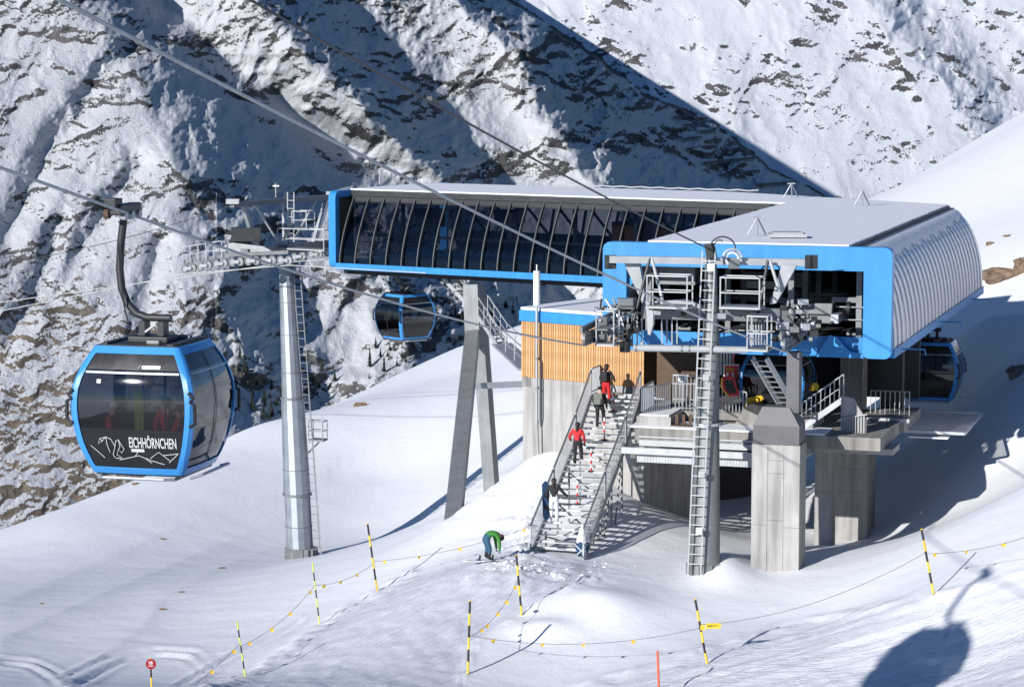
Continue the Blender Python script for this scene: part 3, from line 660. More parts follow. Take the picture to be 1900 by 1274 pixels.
for x0, x1, z0, z1, m in ((15.6, 17.6, 1.9, 2.9, M_ORANGE), (18.2, 20.0, 1.8, 2.6, M_ORANGE), (3.0, 4.4, 2.2, 3.2, M_STEELD), (8.2, 9.6, 2.6, 3.3, M_LIGHT), (22, 23.2, 1.8, 3.0, M_STEELD)):
    LB_().box((x0, 4.0, z0), (x1, 5.0, z1)).build('machine_cabinet', m, station)
for x in (1.6, 2.0, 3.3, 3.7): LB_().tube([(x, 2.2, .9), (x + .25, 2.2, 2.1)], .045, 6).build('guard_rail', M_LIGHT, station)
LB_().tube([(.8, 2.1, 1.9), (4.6, 2.1, 1.9)], .035, 6).tube([(.8, 2.1, 1.4), (4.6, 2.1, 1.4)], .035, 6).build('guard_rail', M_STEEL, station)
LB_().tube([(10.2, 2.5, 1.9), (10.2, 2.5, 3.2), (10.6, 2.8, 3.6)], .16, 10).build('vent_pipe', M_LIGHT, station)
# roof fittings
def tripod(px, py, d):
    r = P(px, py, d); r.z = Z0 + 4.40; b = WB()
    for k in range(3):
        t = 2.1 * k + .5; b.beam(r + Vector((.42 * math.cos(t), .42 * math.sin(t), 0)), r + Vector((0, 0, .72)), .05)
    b.beam(r + Vector((-.2, 0, .72)), r + Vector((.2, 0, .72)), .07); b.build('roof_anchor', M_STEEL, station)
for a in ((1405, 436, 103), (1600, 378, 124), (1468, 364, 131)): tripod(*a)
q = P(1460, 441, 102); q.z = Z0 + 4.40; WB().box(q + Vector((-.75, -.5, 0)), q + Vector((.75, .5, .14))).box(q + Vector((-.6, -.4, .14)), q + Vector((.6, .4, .2))).build('roof_hatch', M_LIGHT, station)
for px, py, d, h in ((705, 345, 145, .9), (1063, 352, 140, .55)):
    q = P(px, py, d); q.z = Z0 + 4.40; WB().tube([q, q + Vector((0, 0, h))], .03, 6).build('roof_post', M_LIGHT, station)
b = WB(); b.tube([LF(Vector((9 + k * .6, 9.4, 4.45 + (.05 if k % 2 else 0)))) for k in range(22)], .04, 5).build('snow_guard', M_LIGHT, station)

# ---- platform, pillars, undercroft
ZF = -14.55
RB_().box((-10.1, -.6, ZF - .5 - Z0), (-.3, 7.5, ZF - Z0)).box((-10.4, 7.5, ZF - .5 - Z0), (-3.8, 27, ZF - Z0)).build('platform_slab', M_CONCD, station)
RB_().box((-10.3, -.55, ZF - Z0 + .004), (-2.5, 1.2, ZF - Z0 + .07)).build('platform_snow', M_ROOFSNOW, station)
TE = -14.15
RB_().box((-10.15, -.1, TE - .8 - Z0), (-8.75, 9, TE - Z0)).build('terrace_block', M_CONC, station)
b = RB_(); b.box((-10.05, 0, TE - Z0 + .004), (-8.85, 2.6, TE - Z0 + .07)).build('terrace_snow', M_ROOFSNOW, station)
b = RB_()
RB_().box((-10.55, -.95, -4.05), (-3.7, -.75, -3.8)).build('edge_beam', M_STEEL, station)
RB_().box((-9.9, -.66, -3.75), (-3.8, -.5, -3.52)).box((-9.9, -.68, -3.42), (-3.8, -.6, -3.36)).build('edge_beam', M_LIGHT, station)
b = RB_(); b.box((-10.0, -.6, -4.42), (-3.7, 6, -4.1))
for k in range(52): b.box((-9.98 + .12 * k, -.615, -4.40), (-9.92 + .12 * k, -.6, -4.12))
b.build('deck_plate', M_STEEL, station)
# front concrete pillar with its formwork panels
g0 = P(1437, 1078, 96.5); ci = Vector(((g0 - OR).dot(_lR), (g0 - OR).dot(_aR), 0))
def pillar(cx, cy, wd, dp, z0, z1, cols, m=M_CONC, name='concrete_pillar'):
    RB_().box((cx - wd / 2, cy, z0 - Z0), (cx + wd / 2, cy + dp, z1 - Z0)).build(name, m, station)
    par = station.children[-1] if False else [o for o in bpy.data.objects if o.name.startswith(name)][-1]
    return par
pil = RB_().box((ci.x - .93, ci.y, g0.z - 1.5 - Z0), (ci.x + .93, ci.y + 1.25, -14.5 - Z0)).build('concrete_pillar', M_CONCD, station)
cw = 1.86 / 3
for k, rows_ in enumerate((((-20.5, -17.6), (-17.6, -14.5)), ((-20.5, -17.4), (-17.4, -15.6), (-15.6, -15.1), (-15.1, -14.5)), ((-20.5, -17.65), (-17.65, -14.5)))):
    for z0, z1 in rows_:
        RB_().box((ci.x - .93 + k * cw + .012, ci.y - .012 - .004 * rnd.random(), z0 - Z0 + .012), (ci.x - .93 + (k + 1) * cw - .012, ci.y + .02, z1 - Z0 - .012)).build('concrete_panel', M_CONC, pil)
b = RB_(); x0, x1, y0, y1 = ci.x - .9, ci.x + .88, ci.y + .02, ci.y + 1.22; zb, zm, zt = -14.49 - Z0, -13.78 - Z0, -13.1 - Z0
b._add([(x0, y0, zb), (x1, y0, zb), (x1, y1, zb), (x0, y1, zb), (x0, y0, zm), (x1, y0, zm), (x1, y1, zm), (x0, y1, zm), (x0 + .3, y0 + .25, zt), (x0 + 1.35, y0 + .25, zt), (x0 + 1.35, y1 - .2, zt), (x0 + .3, y1 - .2, zt)],
       [(3, 2, 1, 0), (0, 1, 5, 4), (1, 2, 6, 5), (2, 3, 7, 6), (3, 0, 4, 7), (4, 5, 9, 8), (5, 6, 10, 9), (6, 7, 11, 10), (7, 4, 8, 11), (8, 9, 10, 11)])
b.build('pillar_shoe', M_SHOE, station)
RB_().box((ci.x + .3, ci.y + .35, -13.3 - Z0), (ci.x + .78, ci.y + .95, .5)).build('steel_post', M_SHOE, station)
def rf_of(px, py, d): 
    q = P(px, py, d) - OR; return q.dot(_lR), q.dot(_aR)
for px, py, d, wd, dp, zt, row in ((1527, 1010, 104, .75, .7, -15.6, (-17.6,)), (1576, 1003, 107.5, 1.5, 2.0, -15.3, (-18.2, -17.2))):
    x, y = rf_of(px, py, d); zb = P(px, py, d).z - 1.5
    q = RB_().box((x - wd / 2, y, zb - Z0), (x + wd / 2, y + dp, zt - Z0)).build('concrete_pillar', M_CONCD, station)
    cuts = [zb] + list(row) + [zt]
    for z0, z1 in zip(cuts[:-1], cuts[1:]):
        RB_().box((x - wd / 2 + .01, y - .012, z0 - Z0 + .01), (x + wd / 2 - .01, y + .02, z1 - Z0 - .01)).build('concrete_panel', M_CONC, q)
x, y = rf_of(1577, 800, 108.5); q = RB_().box((x - .45, y, -15.3 - Z0), (x + .5, y + 1.3, -.1)).build('concrete_pillar', M_CONCD, station)
for k in range(2): RB_().box((x - .45 + .48 * k + .01, y - .012, -15.3 - Z0), (x - .45 + .48 * (k + 1) - .01, y + .02, -.12)).build('concrete_panel', M_CONC, q)
# undercroft walls and rubble
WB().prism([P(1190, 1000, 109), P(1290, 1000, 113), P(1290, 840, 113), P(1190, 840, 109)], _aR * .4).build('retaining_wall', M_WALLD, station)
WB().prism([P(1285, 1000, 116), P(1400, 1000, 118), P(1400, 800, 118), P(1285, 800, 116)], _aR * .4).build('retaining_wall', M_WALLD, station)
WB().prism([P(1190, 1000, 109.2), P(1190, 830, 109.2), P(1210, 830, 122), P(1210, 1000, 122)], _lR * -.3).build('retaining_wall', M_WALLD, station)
# service landing with stair and railing beside the second pillar
x, y = rf_of(1500, 790, 100)
b = RB_(); 
for k in range(7): b.box((x - .55 + .24 * k, y + .1, -3.15 + .19 * k), (x - .3 + .24 * k, y + 1.0, -3.1 + .19 * k))
b.build('service_step', M_STEEL, station); station.children
for sy in (.08, 1.02): RB_().beam((x - .7, y + sy, -3.3), (x + 1.25, y + sy, -1.85), .06, .22).build('stringer', M_STEEL, station)
for sy in (.08, 1.02):
    b = RB_(); b.tube([(x - .7, y + sy, -2.3), (x + 1.2, y + sy, -.9)], .03, 6).tube([(x - .7, y + sy, -2.75), (x + 1.2, y + sy, -1.35)], .02, 6)
    for k in range(6): b.tube([(x - .65 + .37 * k, y + sy, -3.2 + .272 * k), (x - .65 + .37 * k, y + sy, -2.27 + .272 * k)], .022, 6)
    b.build('railing', M_STEEL, station)
RB_().prism([(x + 1.3, y - .1, -3.6), (x + 1.3, y - .1, -1.6), (x + 1.75, y - .1, -1.7), (x + 2.3, y - .1, -2.5), (x + 2.3, y - .1, -3.6)], (0, .18, 0)).build('parapet', M_CONC, station)
RB_().box((x + .2, y - .3, -3.85), (x + 3.4, y + 1.4, -3.62)).build('landing', M_CONC, station)
b = RB_()
for k in range(9): b.tube([(x + 1.35 + .11 * k, y - .2, -3.6), (x + 1.35 + .11 * k, y - .2, -2.5 + .02 * k)], .018, 5)
b.tube([(x + 1.3, y - .2, -2.5), (x + 2.35, y - .2, -2.3)], .03, 6).build('railing', M_LIGHT, station)
RB_().prism([(x - .4, y - .2, -3.62), (x + .3, y - .2, -3.62), (x + .3, y - .2, -3.9), (x - .1, y - .2, -4.0)], (0, .8, 0)).build('bracket_plate', M_STEEL, station)
# safety net frame and dark deck on the right
c4 = [P(1676, 763, 111), P(1822, 769, 110), P(1790, 803, 104), P(1644, 797, 105)]
for q in c4: q.z = (c4[0].z + c4[3].z) / 2
WB().beam(c4[0], c4[1], .1).beam(c4[1], c4[2], .1).beam(c4[2], c4[3], .12).beam(c4[3], c4[0], .1).build('net_frame', M_STEEL, station)
WB().strip([[c4[3] + Vector((0, 0, -.05)), c4[2] + Vector((0, 0, -.05))], [c4[0] + Vector((0, 0, -.05)), c4[1] + Vector((0, 0, -.05))]]).build('net', M_NET, station)
q = (c4[3] + c4[2]) / 2; WB().beam(c4[3].lerp(c4[2], .3) + Vector((0, 0, -.2)), c4[3].lerp(c4[2], .8) + Vector((0, 0, -.2)), .5, .05).build('net_snow', M_ROOFSNOW, station)
x, y = rf_of(1600, 790, 103); b = RB_(); b.box((x, y, -3.5), (x + 1.7, y + 4.6, -3.1)).build('side_deck', M_CONCD, station)
RB_().box((x + .1, y - .03, -3.1), (x + 1.9, y + .1, -2.95)).build('deck_curb', M_LIGHT, station)
b = RB_(); b.tube([(x, y + 2, -2.1), (x + 1.6, y + 2, -2.1)], .03, 6)
for k in range(9): b.tube([(x + .2 * k, y + 2, -3.1), (x + .2 * k, y + 2, -2.1)], .02, 5)
b.build('railing', M_STEEL, station)
RB_().box((x + .1, y + 4, -3.1), (x + 1.0, y + 4.6, -.5)).build('back_panel', M_INT, station)
for k in range(4): RB_().box((x + .95 + .14 * k, y - .05, -3.45), (x + 1.03 + .14 * k, y - .0, -2.95)).build('vent_slat', M_LIGHT, station)
# terrace and platform railings
def railing(pts, h=1.05, gap=.14, name='railing', m=M_STEEL, r=.02):
    b = WB(); pts = [Vector(p) for p in pts]
    for p, q in zip(pts[:-1], pts[1:]):
        n = max(2, int((q - p).length / gap))
        for k in range(n + 1): s = p.lerp(q, k / n); b.beam(s, s + UZ * h, 2 * r if 0 < k < n else .05)
        b.beam(p + UZ * h, q + UZ * h, .05, .05).beam(p + UZ * .1, q + UZ * .1, .035, .035)
    return b.build(name, m, station)
def rw(x, y, z): return RF(Vector((x, y, z - Z0)))
railing([rw(-10.05, .1, TE), rw(-9.2, 1.9, TE), rw(-7.6, 2.2, TE), rw(-6.2, 2.3, TE - .3)], 1.1)
railing([rw(-10.05, .1, TE), rw(-10.1, 2.4, TE)], 1.1)
railing([rw(-9.8, 4.6, TE), rw(-8.0, 4.6, TE)], 1.1)
# platform floor steps, inner walls and far dark backdrop under the wing
RB_().box((-10.3, 2.0, ZF - Z0 + .08), (-6.4, 12, TE - Z0 - .01)).build('terrace_deck', M_CONCD, station)
b = RB_(); b.box((-8.7, -.2, TE - Z0 - .62), (-7.9, .3, TE - Z0 - .3)); 
for k in range(6): b.box((-8.6 + .28 * k, .05, ZF - Z0 + .08), (-8.48 + .28 * k, .15, ZF - Z0 + .5))
b.build('timber_edge', M_WOODD, station)
RB_().box((-11.6, 11, -3.0), (-.5, 11.3, -.1)).build('dark_backdrop', M_INT, station)
RB_().box((-10.6, 5, -2.6), (-8.9, 9, -.35)).build('control_cabin', M_WOODD, station)
b = RB_()
for k in range(9): b.box((-8.3 + .13 * k, 4.4, -1.1 - (.35 if k > 3 else 0)), (-8.22 + .13 * k, 4.44, -.25))
b.build('vent_grille', M_WHITE, station)
RB_().prism([(-6.4, .8, -3.04), (-3.2, .8, -3.04), (-3.2, .8, -2.6), (-5.3, .8, -2.6), (-6.0, .8, -2.3)], (0, 2.5, 0)).build('platform_ramp', M_CONCD, station)
# ---- steel A-leg under the left wing, its tie beam and the back service stair
AT = P(880, 528, 134); b1, b2 = on_ground(838, 962), P(917, 888, 135)
AM = P(884, 640, 134)
b = WB(); b.beam(AT, AM, .8, .9, up=_lL).build('support_leg', M_LEG, station)
WB().beam(AM + Vector((-.2, -.3, .6)), Vector((b1.x, b1.y, b1.z - .8)), .5, .72, up=_lL).build('support_leg', M_LEG, station)
WB().beam(AM + Vector((.2, .35, .6)), b2 + Vector((0, 0, -2.5)), .5, .72, up=_lL).build('support_leg', M_LEG, station)
WB().beam(P(880, 716, 133), P(975, 712, 116), .22, .3).build('tie_beam', M_STEEL, station)
def flight(a, b_, n, wd, side, name):
    a, b_ = Vector(a), Vector(b_); s = Vector(side).normalized() * wd; g = WB()
    for k in range(n):
        p = a.lerp(b_, (k + .5) / n); g.beam(p, p + s, .26, .04, up=UZ)
    g.build(name + '_treads' if False else 'tread', M_STEEL, station)
    for o_ in (Vector(), s):
        WB().beam(a + o_, b_ + o_, .06, .24).build('stringer', M_LIGHT, station)
        g = WB(); g.beam(a + o_ + UZ * 1.0, b_ + o_ + UZ * 1.0, .045).beam(a + o_ + UZ * .55, b_ + o_ + UZ * .55, .03)
        for k in range(4): p = a.lerp(b_, k / 3) + o_; g.beam(p, p + UZ * 1.0, .04)
        g.build('railing', M_LIGHT, station)
flight(P(808, 500, 139), P(868, 566, 137), 9, 1.0, (.5, .85, 0), 'stair')
flight(P(886, 586, 131), P(922, 640, 128.5), 8, 1.0, (.5, .85, 0), 'stair')
lp, lq = P(922, 640, 128.5), P(972, 640, 118); lq.z = lp.z
WB().beam(lp + Vector((.25, .42, 0)), lq + Vector((.25, .42, 0)), 1.0, .12).build('landing', M_STEEL, station)
for o_ in (Vector(), Vector((.5, .85, 0))):
    g = WB(); g.beam(lp + o_ + UZ, lq + o_ + UZ, .045).beam(lp + o_ + UZ * .5, lq + o_ + UZ * .5, .03)
    for k in range(4): p = lp.lerp(lq, k / 3) + o_; g.beam(p, p + UZ, .04)
    g.build('railing', M_LIGHT, station)
# signs fixed on the platform
sg = P(1357, 693, 103.5)
b = WB(); b.box(sg + Vector((-.32, 0, -.38)), sg + Vector((.32, .04, .38))); s1 = b.build('notice_board', M_WHITE, station)
WB().box(sg + Vector((-.27, -.012, -.34)), sg + Vector((.27, -.001, .33))).build('notice_face', M_REDP, s1)
WB().box(sg + Vector((-.24, -.02, .12)), sg + Vector((.1, -.013, .26))).build('notice_stripe', M_ORANGE, s1)
for k in range(2): WB().box(sg + Vector((-.21 + .22 * k, -.02, -.2)), sg + Vector((-.12 + .22 * k, -.013, .06))).build('notice_letter', M_WHITE, s1)
for k in range(5): WB().box(sg + Vector((.13, -.02, -.26 + .1 * k)), sg + Vector((.24, -.013, -.24 + .1 * k))).build('notice_line', M_ORANGE, s1)
WB().beam(sg + Vector((.05, .05, .3)), sg + Vector((.15, .1, 1.0)), .05).build('sign_rod', M_REDP, station)
sw = P(1266, 702, 101.2)
s2 = WB().box(sw + Vector((-.17, 0, -.13)), sw + Vector((.17, .03, .13))).build('gate_sign', M_WHITE, station)
g = MB(None, st_loc); c = sw + Vector((0, -.012, 0)); g.tube([c + Vector((-.1, 0, -.07)), c + Vector((-.045, 0, -.07)), c + Vector((-.05, 0, -.02)), c + Vector((-.06, 0, .03)), c + Vector((0, 0, .085)), c + Vector((.06, 0, .03)), c + Vector((.05, 0, -.02)), c + Vector((.045, 0, -.07)), c + Vector((.1, 0, -.07))], .012, 5).build('arch_mark', M_BLACK, s2)
WB().beam(sw + Vector((0, .03, -.13)), sw + Vector((0, .03, -1.1)), .05).build('sign_post', M_STEEL, station)
# padded red end stop, yellow lamp cover and snow heaps on the deck
q = P(1352, 720, 102); b = WB(); b.prism([q + Vector(v) for v in ((-.26, 0, .42), (.2, 0, .40), (.45, 0, -.3), (.05, 0, -.32), (-.2, 0, -.1))], (0, .5, 0)).build('padded_stop', M_REDP, station)
WB().prism([q + Vector(v) for v in ((-.2, -.02, .36), (.14, -.02, .34), (.34, -.02, -.2), (.06, -.02, -.22), (-.12, -.02, -.05))], (0, .03, 0)).build('stop_pad', M_BLACK, station)
WB().tube([q + Vector((-.28, -.03, .42)), q + Vector((-.3, -.03, .1)), q + Vector((-.18, -.03, -.14)), q + Vector((.04, -.03, -.34))], .03, 6).build('yellow_edge', M_YEL, station)
q = P(1511, 718, 103); WB().prism([q + Vector(v) for v in ((-.2, 0, -.16), (.14, 0, -.12), (.2, 0, .05), (.1, 0, .18), (-.08, 0, .16))], (0, .25, 0)).build('lamp_cover', M_YEL, station)
q = P(1395, 745, 103); WB().prism([q + Vector(v) for v in ((-.3, 0, -.3), (.5, 0, .1), (.4, 0, .25), (-.25, 0, .15))], (0, .4, 0)).build('guide_plate', M_YEL, station)
# ================================================================== TIMBER-CLAD BUILDING beside the station
HO = P(967, 832, 112); HA = Vector((.80, -.60, 0)); HN = Vector((.60, .80, 0))
ZT, ZB, ZR = P(967, 592, 112).z, P(967, 696, 112).z, P(967, 572, 112).z
hut_loc = Vector((HO.x + 2, HO.y, HO.z)); hut = empty('timber_building', hut_loc)
tag(hut, 'small flat-roofed building clad in orange timber boards on a pale concrete base', 'building')
def HF(p): return Vector((HO.x, HO.y, 0)) + HA * p.x + HN * p.y + Vector((0, 0, p.z))
def HB(): return MB(HF, hut_loc)
HW = 6.5
HB().box((.06, .05, HO.z - 3), (HW, 5, ZB - .02)).build('concrete_base', M_CONC, hut)
HB().box((0, .04, ZB - .45), (.5, .5, ZB - .02)).build('base_corner', M_CONCD, hut)
HB().box((.02, .06, ZB - .02), (HW - .02, 5, ZT)).build('wall', M_WOODD, hut)
M_WOODS = [mat('larch_board_%s' % n_, c_, .7, 0, .16, 2.2, .1, 30, streak=.2) for n_, c_ in (('honey', (.58, .32, .13)), ('amber', (.52, .28, .11)), ('pale', (.60, .35, .16)), ('russet', (.48, .25, .10)))]
pl = None; npl = 52; pw_ = HW / npl
for i in range(npl):
    if pl is None: pl = MB(lambda p: HA * p.x + HN * p.y + Vector((0, 0, p.z))).box((.012, 0, ZB - .02), (pw_ - .012, .055, ZT)).build('plank', M_WOOD, hut); o = pl
    else: o = link_mesh('plank', pl.data, hut)
    o.location = HF(Vector((i * pw_, -.004 * (i % 3), .006 * (i * 7 % 5)))) - hut_loc
    o.material_slots[0].link = 'OBJECT'; o.material_slots[0].material = M_WOODS[(i * 7 + i // 3) % 4]
HB().box((-.06, -.08, ZT + .005), (HW - .3, 5.1, ZR)).build('roof_fascia', M_BLUE, hut)
HB().box((-.02, -.04, ZR + .003), (HW - .35, 5.05, ZR + .14)).build('roof_snow', M_ROOFSNOW, hut, bevel=.05)
# antenna mast standing against it
q = HF(Vector((1.05, -.28, 0))); am = empty('antenna_mast', (q.x, q.y, -17))
tag(am, 'thin mast with white tube antenna bolted to the timber building wall', 'antenna')
o_ = Vector((q.x, q.y, -17)); z1, z2 = P(1007, 500, 111).z, P(1007, 560, 111).z
MB(None, o_).tube([(q.x, q.y, -15.9), (q.x, q.y, z2)], .06, 8).build('pole', M_STEEL, am)
MB(None, o_).tube([(q.x, q.y, z2 - .1), (q.x, q.y, z1)], .15, 12).tube([(q.x, q.y, z1), (q.x, q.y, z1 + .28)], .03, 6).build('antenna', M_WHITE, am)
for z in (-13.0, -14.3): MB(None, o_).beam((q.x, q.y - .1, z), (q.x + .1, q.y + .35, z), .1, .06).build('clamp', M_STEELD, am)
MB(None, o_).tube([(q.x + .14, q.y, -13.1), (q.x + .14, q.y, -15.6), (q.x + .05, q.y, -15.9), (q.x + .1, q.y, -17.2)], .035, 6).build('cable_pipe', M_STEELD, am)

# ================================================================== STEEL STAIRCASE
S0 = on_ground(1033, 1030); S1 = P(1143, 752, 107.5); S1.z = TE
sdir = Vector((S1.x - S0.x, S1.y - S0.y, 0)); slen = sdir.length; sdir.normalize(); sside = Vector((sdir.y, -sdir.x, 0)); SWD = 2.05
stairs = empty('staircase', S0); tag(stairs, 'steel outdoor staircase with snowy open treads climbing to the station platform', 'staircase')
NST = 26; rise = (S1.z - S0.z) / NST
LAND = {9: .55, 18: .55}                               # short landings
pos = []; s_ = 0.; rest = slen - sum(LAND.values()); run = rest / NST
for k in range(NST + 1):
    s_ += LAND.get(k, 0.); pos.append((s_, S0.z + rise * k)); s_ += run
def SF(p): return Vector((S0.x, S0.y, 0)) + sdir * p.y + sside * p.x + Vector((0, 0, p.z))
def SB(): return MB(SF, S0)
for k in range(1, NST + 1):
    s0, z = pos[k]; dp = .30 + LAND.get(k, 0.)
    st_ = SB().box((-SWD / 2, s0 - LAND.get(k, 0.), z - .045), (SWD / 2, s0 + .30, z)).build('step', M_STEEL, stairs)
    n = 2
    for j in range(n if k % 2 else 1):
        x0 = -SWD / 2 + .1 + rnd.random() * 1.4; wd = .2 + .5 * rnd.random(); x1 = min(x0 + wd, SWD / 2 - .06)
        b = SB(); yy = s0 - .0 + .012 * j; b.prism([(x0, yy + .02, z + .002 + .004 * j), (x1, yy + .03, z + .002 + .004 * j), (x1 - .08, yy + .2, z + .002 + .004 * j), (x0 + .1, yy + .26, z + .002 + .004 * j)], (0, 0, .02 + .02 * rnd.random())); b.build('snow_patch', M_ROOFSNOW, st_)
segs = [(0, 9), (9, 18), (18, NST)]
for sx in (-1, 1):
    x = sx * (SWD / 2 + .05)
    for a, c in segs:
        ya, za = pos[a]; yc, zc = pos[c]; ya2 = ya
        SB().beam((x, ya, za - .1), (x, yc, zc - .1), .07, .28).build('stringer', M_STEEL, stairs)
        SB().prism([(x - .008, ya + .05, za + .12), (x - .008, yc - .1, zc + .05), (x - .008, yc - .1, zc + 1.02), (x - .008, ya + .05, za + 1.08)], (.016, 0, 0)).build('railing_panel', M_MESH, stairs)
        SB().beam((x, ya, za + 1.12), (x, yc - .05, zc + 1.08), .06, .05).build('handrail', M_STEELD, stairs)
        for yy, zz in ((ya + .02, za), (yc - .08, zc)): SB().beam((x, yy, zz - .1), (x, yy, zz + 1.12), .06).build('post', M_STEEL, stairs)
# truss under the stairs, on the sunny-shadow side
for k in range(4):
    y = 1.6 + 1.75 * k; zt = S0.z + rise * y / run * .93 - .3
    for sx in (-1, 1):
        SB().beam((sx * .9, y, zt), (sx * .9, y, S0.z - .8), .07).build('prop', M_STEELD, stairs)
    SB().beam((.95, y - 1.4, S0.z + .1), (.95, y, zt), .05).build('brace', M_STEELD, stairs)
    SB().beam((-.9, y, zt - .2), (.9, y, max(S0.z, zt - 1.6)), .05).build('brace', M_STEELD, stairs)
# top landing platform joining the terrace, with bar railing
b = SB(); yt, zt = pos[NST]; SB().box((-SWD / 2 - .1, yt, zt - .12), (SWD / 2 + 1.2, yt + 3.2, zt - .02)).build('landing', M_STEEL, stairs)
def bars(pts, h=1.08, gap=.12, m=M_STEEL):
    b = SB(); pts = [Vector(p) for p in pts]
    for p, q in zip(pts[:-1], pts[1:]):
        n = max(2, int((q - p).length / gap))
        for k in range(n + 1): s = p.lerp(q, k / n); b.beam(s, s + UZ * h, .035)
        b.beam(p + UZ * h, q + UZ * h, .05).beam(p + UZ * .1, q + UZ * .1, .035)
    return b.build('bar_railing', m, stairs)
bars([(-SWD / 2 - .1, yt + .2, zt), (-SWD / 2 - .05, yt + 1.9, zt), (.9, yt + 3.1, zt)])
# red and white stakes along the middle of the stairs
M_STRIPE = {}
def stake(k, label):
    s0, z = pos[k]; p = SF(Vector((.12, s0 + .1, z))); e = empty('striped_stake', p); tag(e, label, 'stake', 'striped stakes up the middle of the staircase')
    for j in range(6): MB(None, None).tube([(0, 0, .16 * j), (0, 0, .16 * (j + 1))], .035, 7).build('band', M_REDP if j % 2 == 0 else M_WHITE, e)
    MB().disc((0, 0, .02), UZ, .14, .04, 12).build('foot', M_BLACK, e)
stake(8, 'red and white striped stake lowest on the staircase'); stake(13, 'second lowest red and white striped stake on the staircase')
stake(18, 'striped red and white stake on the upper landing of the staircase'); stake(23, 'topmost red and white striped stake beside the upper skiers')

# ================================================================== LIFT TOWERS
def ladder(b_parent, o_, a, c, side, wd=.42, gap=.34, m=M_LIGHT, rung_name='rung'):
    a, c, side = Vector(a), Vector(c), Vector(side).normalized(); L_ = MB(None, o_)
    L_.beam(a - side * wd / 2, c - side * wd / 2, .055).beam(a + side * wd / 2, c + side * wd / 2, .055)
    ld = L_.build('ladder', m, b_parent); n = int((c - a).length / gap); ld['kind'] = 'stuff' if False else ''
    del ld['kind']
    for k in range(1, n): p = a.lerp(c, k / n); MB(None, o_).beam(p - side * wd / 2, p + side * wd / 2, .035).build(rung_name, m, ld)
    return ld
def cage(bld, o_, p, u, v, wd, dp, h, parent, m=M_LIGHT, mid=True, t=.05, floor=True):
    """open work platform with a two-bar guard frame"""
    p, u, v = Vector(p), Vector(u).normalized(), Vector(v).normalized(); c = [p, p + u * wd, p + u * wd + v * dp, p + v * dp]
    b = MB(None, o_)
    for i in range(4):
        q, r = c[i], c[(i + 1) % 4]; b.beam(q, q + UZ * h, t); b.beam(q + UZ * h, r + UZ * h, t)
        if mid: b.beam(q + UZ * h * .5, r + UZ * h * .5, t * .8)
        b.beam(q, r, t * 1.6, t * 1.2)
    g = b.build('work_platform', m, parent)
    if floor: MB(None, o_).prism([q + UZ * .04 for q in c], (0, 0, .03)).build('grating', M_STEELD, g)
    return g
# ---- front tower
T0 = on_ground(1305, 1068); T0.z -= .1
tower = empty('lift_tower', T0); tag(tower, 'tapered grey steel lift tower with ladder standing in front of the blue station portal', 'lift tower')
TD = T0.y * CP - T0.z * SP
def TP(px, py, dd=0.): return P(px, py, TD + dd)
def TB(): return MB(None, T0)
top = TP(1319, 478)
TB().tube([TP(1306, 1085), TP(1306.5, 1060), TP(1310, 940), TP(1313, 800)], [.60, .60, .53, .45], 20).build('mast', M_STEELD, tower, smooth=True)
TB().tube([TP(1313, 800), TP(1319, 650), top], [.44, .33, .22], 20).build('mast', M_STEELD, tower, smooth=True)
TB().disc(TP(1313, 785), UZ, .6, .1, 20).build('flange', M_STEEL, tower)
for k in range(10):
    t = 2 * math.pi * k / 10; q = TP(1306, 1056); TB().beam(q + Vector((.62 * math.cos(t), .62 * math.sin(t), -.2)), q + Vector((.62 * math.cos(t), .62 * math.sin(t), .28)), .05, .12).build('base_rib', M_STEELD, tower)
ladder(tower, T0, TP(1288, 1064, -.75), TP(1315, 466, -.55), _lR, .5, .36)
for y in (700, 880, 985): q = TP(1297 + (985 - y) * .045, y, -.95); TB().box(q + Vector((-.12, 0, -.12)), q + Vector((.12, .02, .12))).build('tower_plate', M_LIGHT if y != 985 else M_WHITE, tower)
TB().beam(TP(1131, 481, -.3), TP(1512, 487, .3), .3, .26).build('top_beam', M_LIGHT, tower)
for x in (1129, 1136, 1501, 1510): TB().beam(TP(x, 473, 0), TP(x, 499, 0), .08, .3).build('beam_end_plate', M_DARK, tower)
TB().prism([TP(1158, 488), TP(1186, 488), TP(1200, 570), TP(1196, 572)], _aR * .3).build('gusset_arm', M_LIGHT, tower)
TB().prism([TP(1478, 492), TP(1450, 492), TP(1428, 565), TP(1440, 562)], _aR * .3).build('gusset_arm', M_LIGHT, tower)
TB().beam(TP(1190, 578, .2), TP(1470, 585, .2), .45, .5).build('cross_arm', M_STEELD, tower)
TB().prism([TP(1196, 560, -.2), TP(1272, 556, -.2), TP(1300, 566, -.2), TP(1300, 572, -.2), TP(1210, 572, -.2)], _aR * .25).build('arm_plate', M_LIGHT, tower)
for a, c in (((1206, 478), (1164, 640)), ((1209, 478), (1230, 560)), ((1425, 482), (1405, 590)), ((1428, 482), (1446, 540))):
    TB().tube([TP(*a, -.3), TP(*c, -.3)], .06, 8).build('brace_tube', M_DARK if a[0] in (1206, 1425) else M_LIGHT, tower)
TB().tube([TP(1175, 645, -.5), TP(1386, 649, -.5)], .13, 12).build('cable_tray_pipe', M_LIGHT, tower)
TB().disc(TP(1160, 643, -.5), UZ, .2, .4, 14).build('pipe_end', M_BLACK, tower)
for x in (1181, 1266, 1280): TB().disc(TP(x, 645 + (x - 1181) * .02, -.5), _lR, .155, .06, 12).build('pipe_clamp', M_STEELD, tower)
cage(None, T0, TP(1200, 570, -.8), _lR, _aR, 1.55, .9, 1.2, tower); cage(None, T0, TP(1336, 571, -.8), _lR, _aR, 1.5, .9, 1.15, tower)
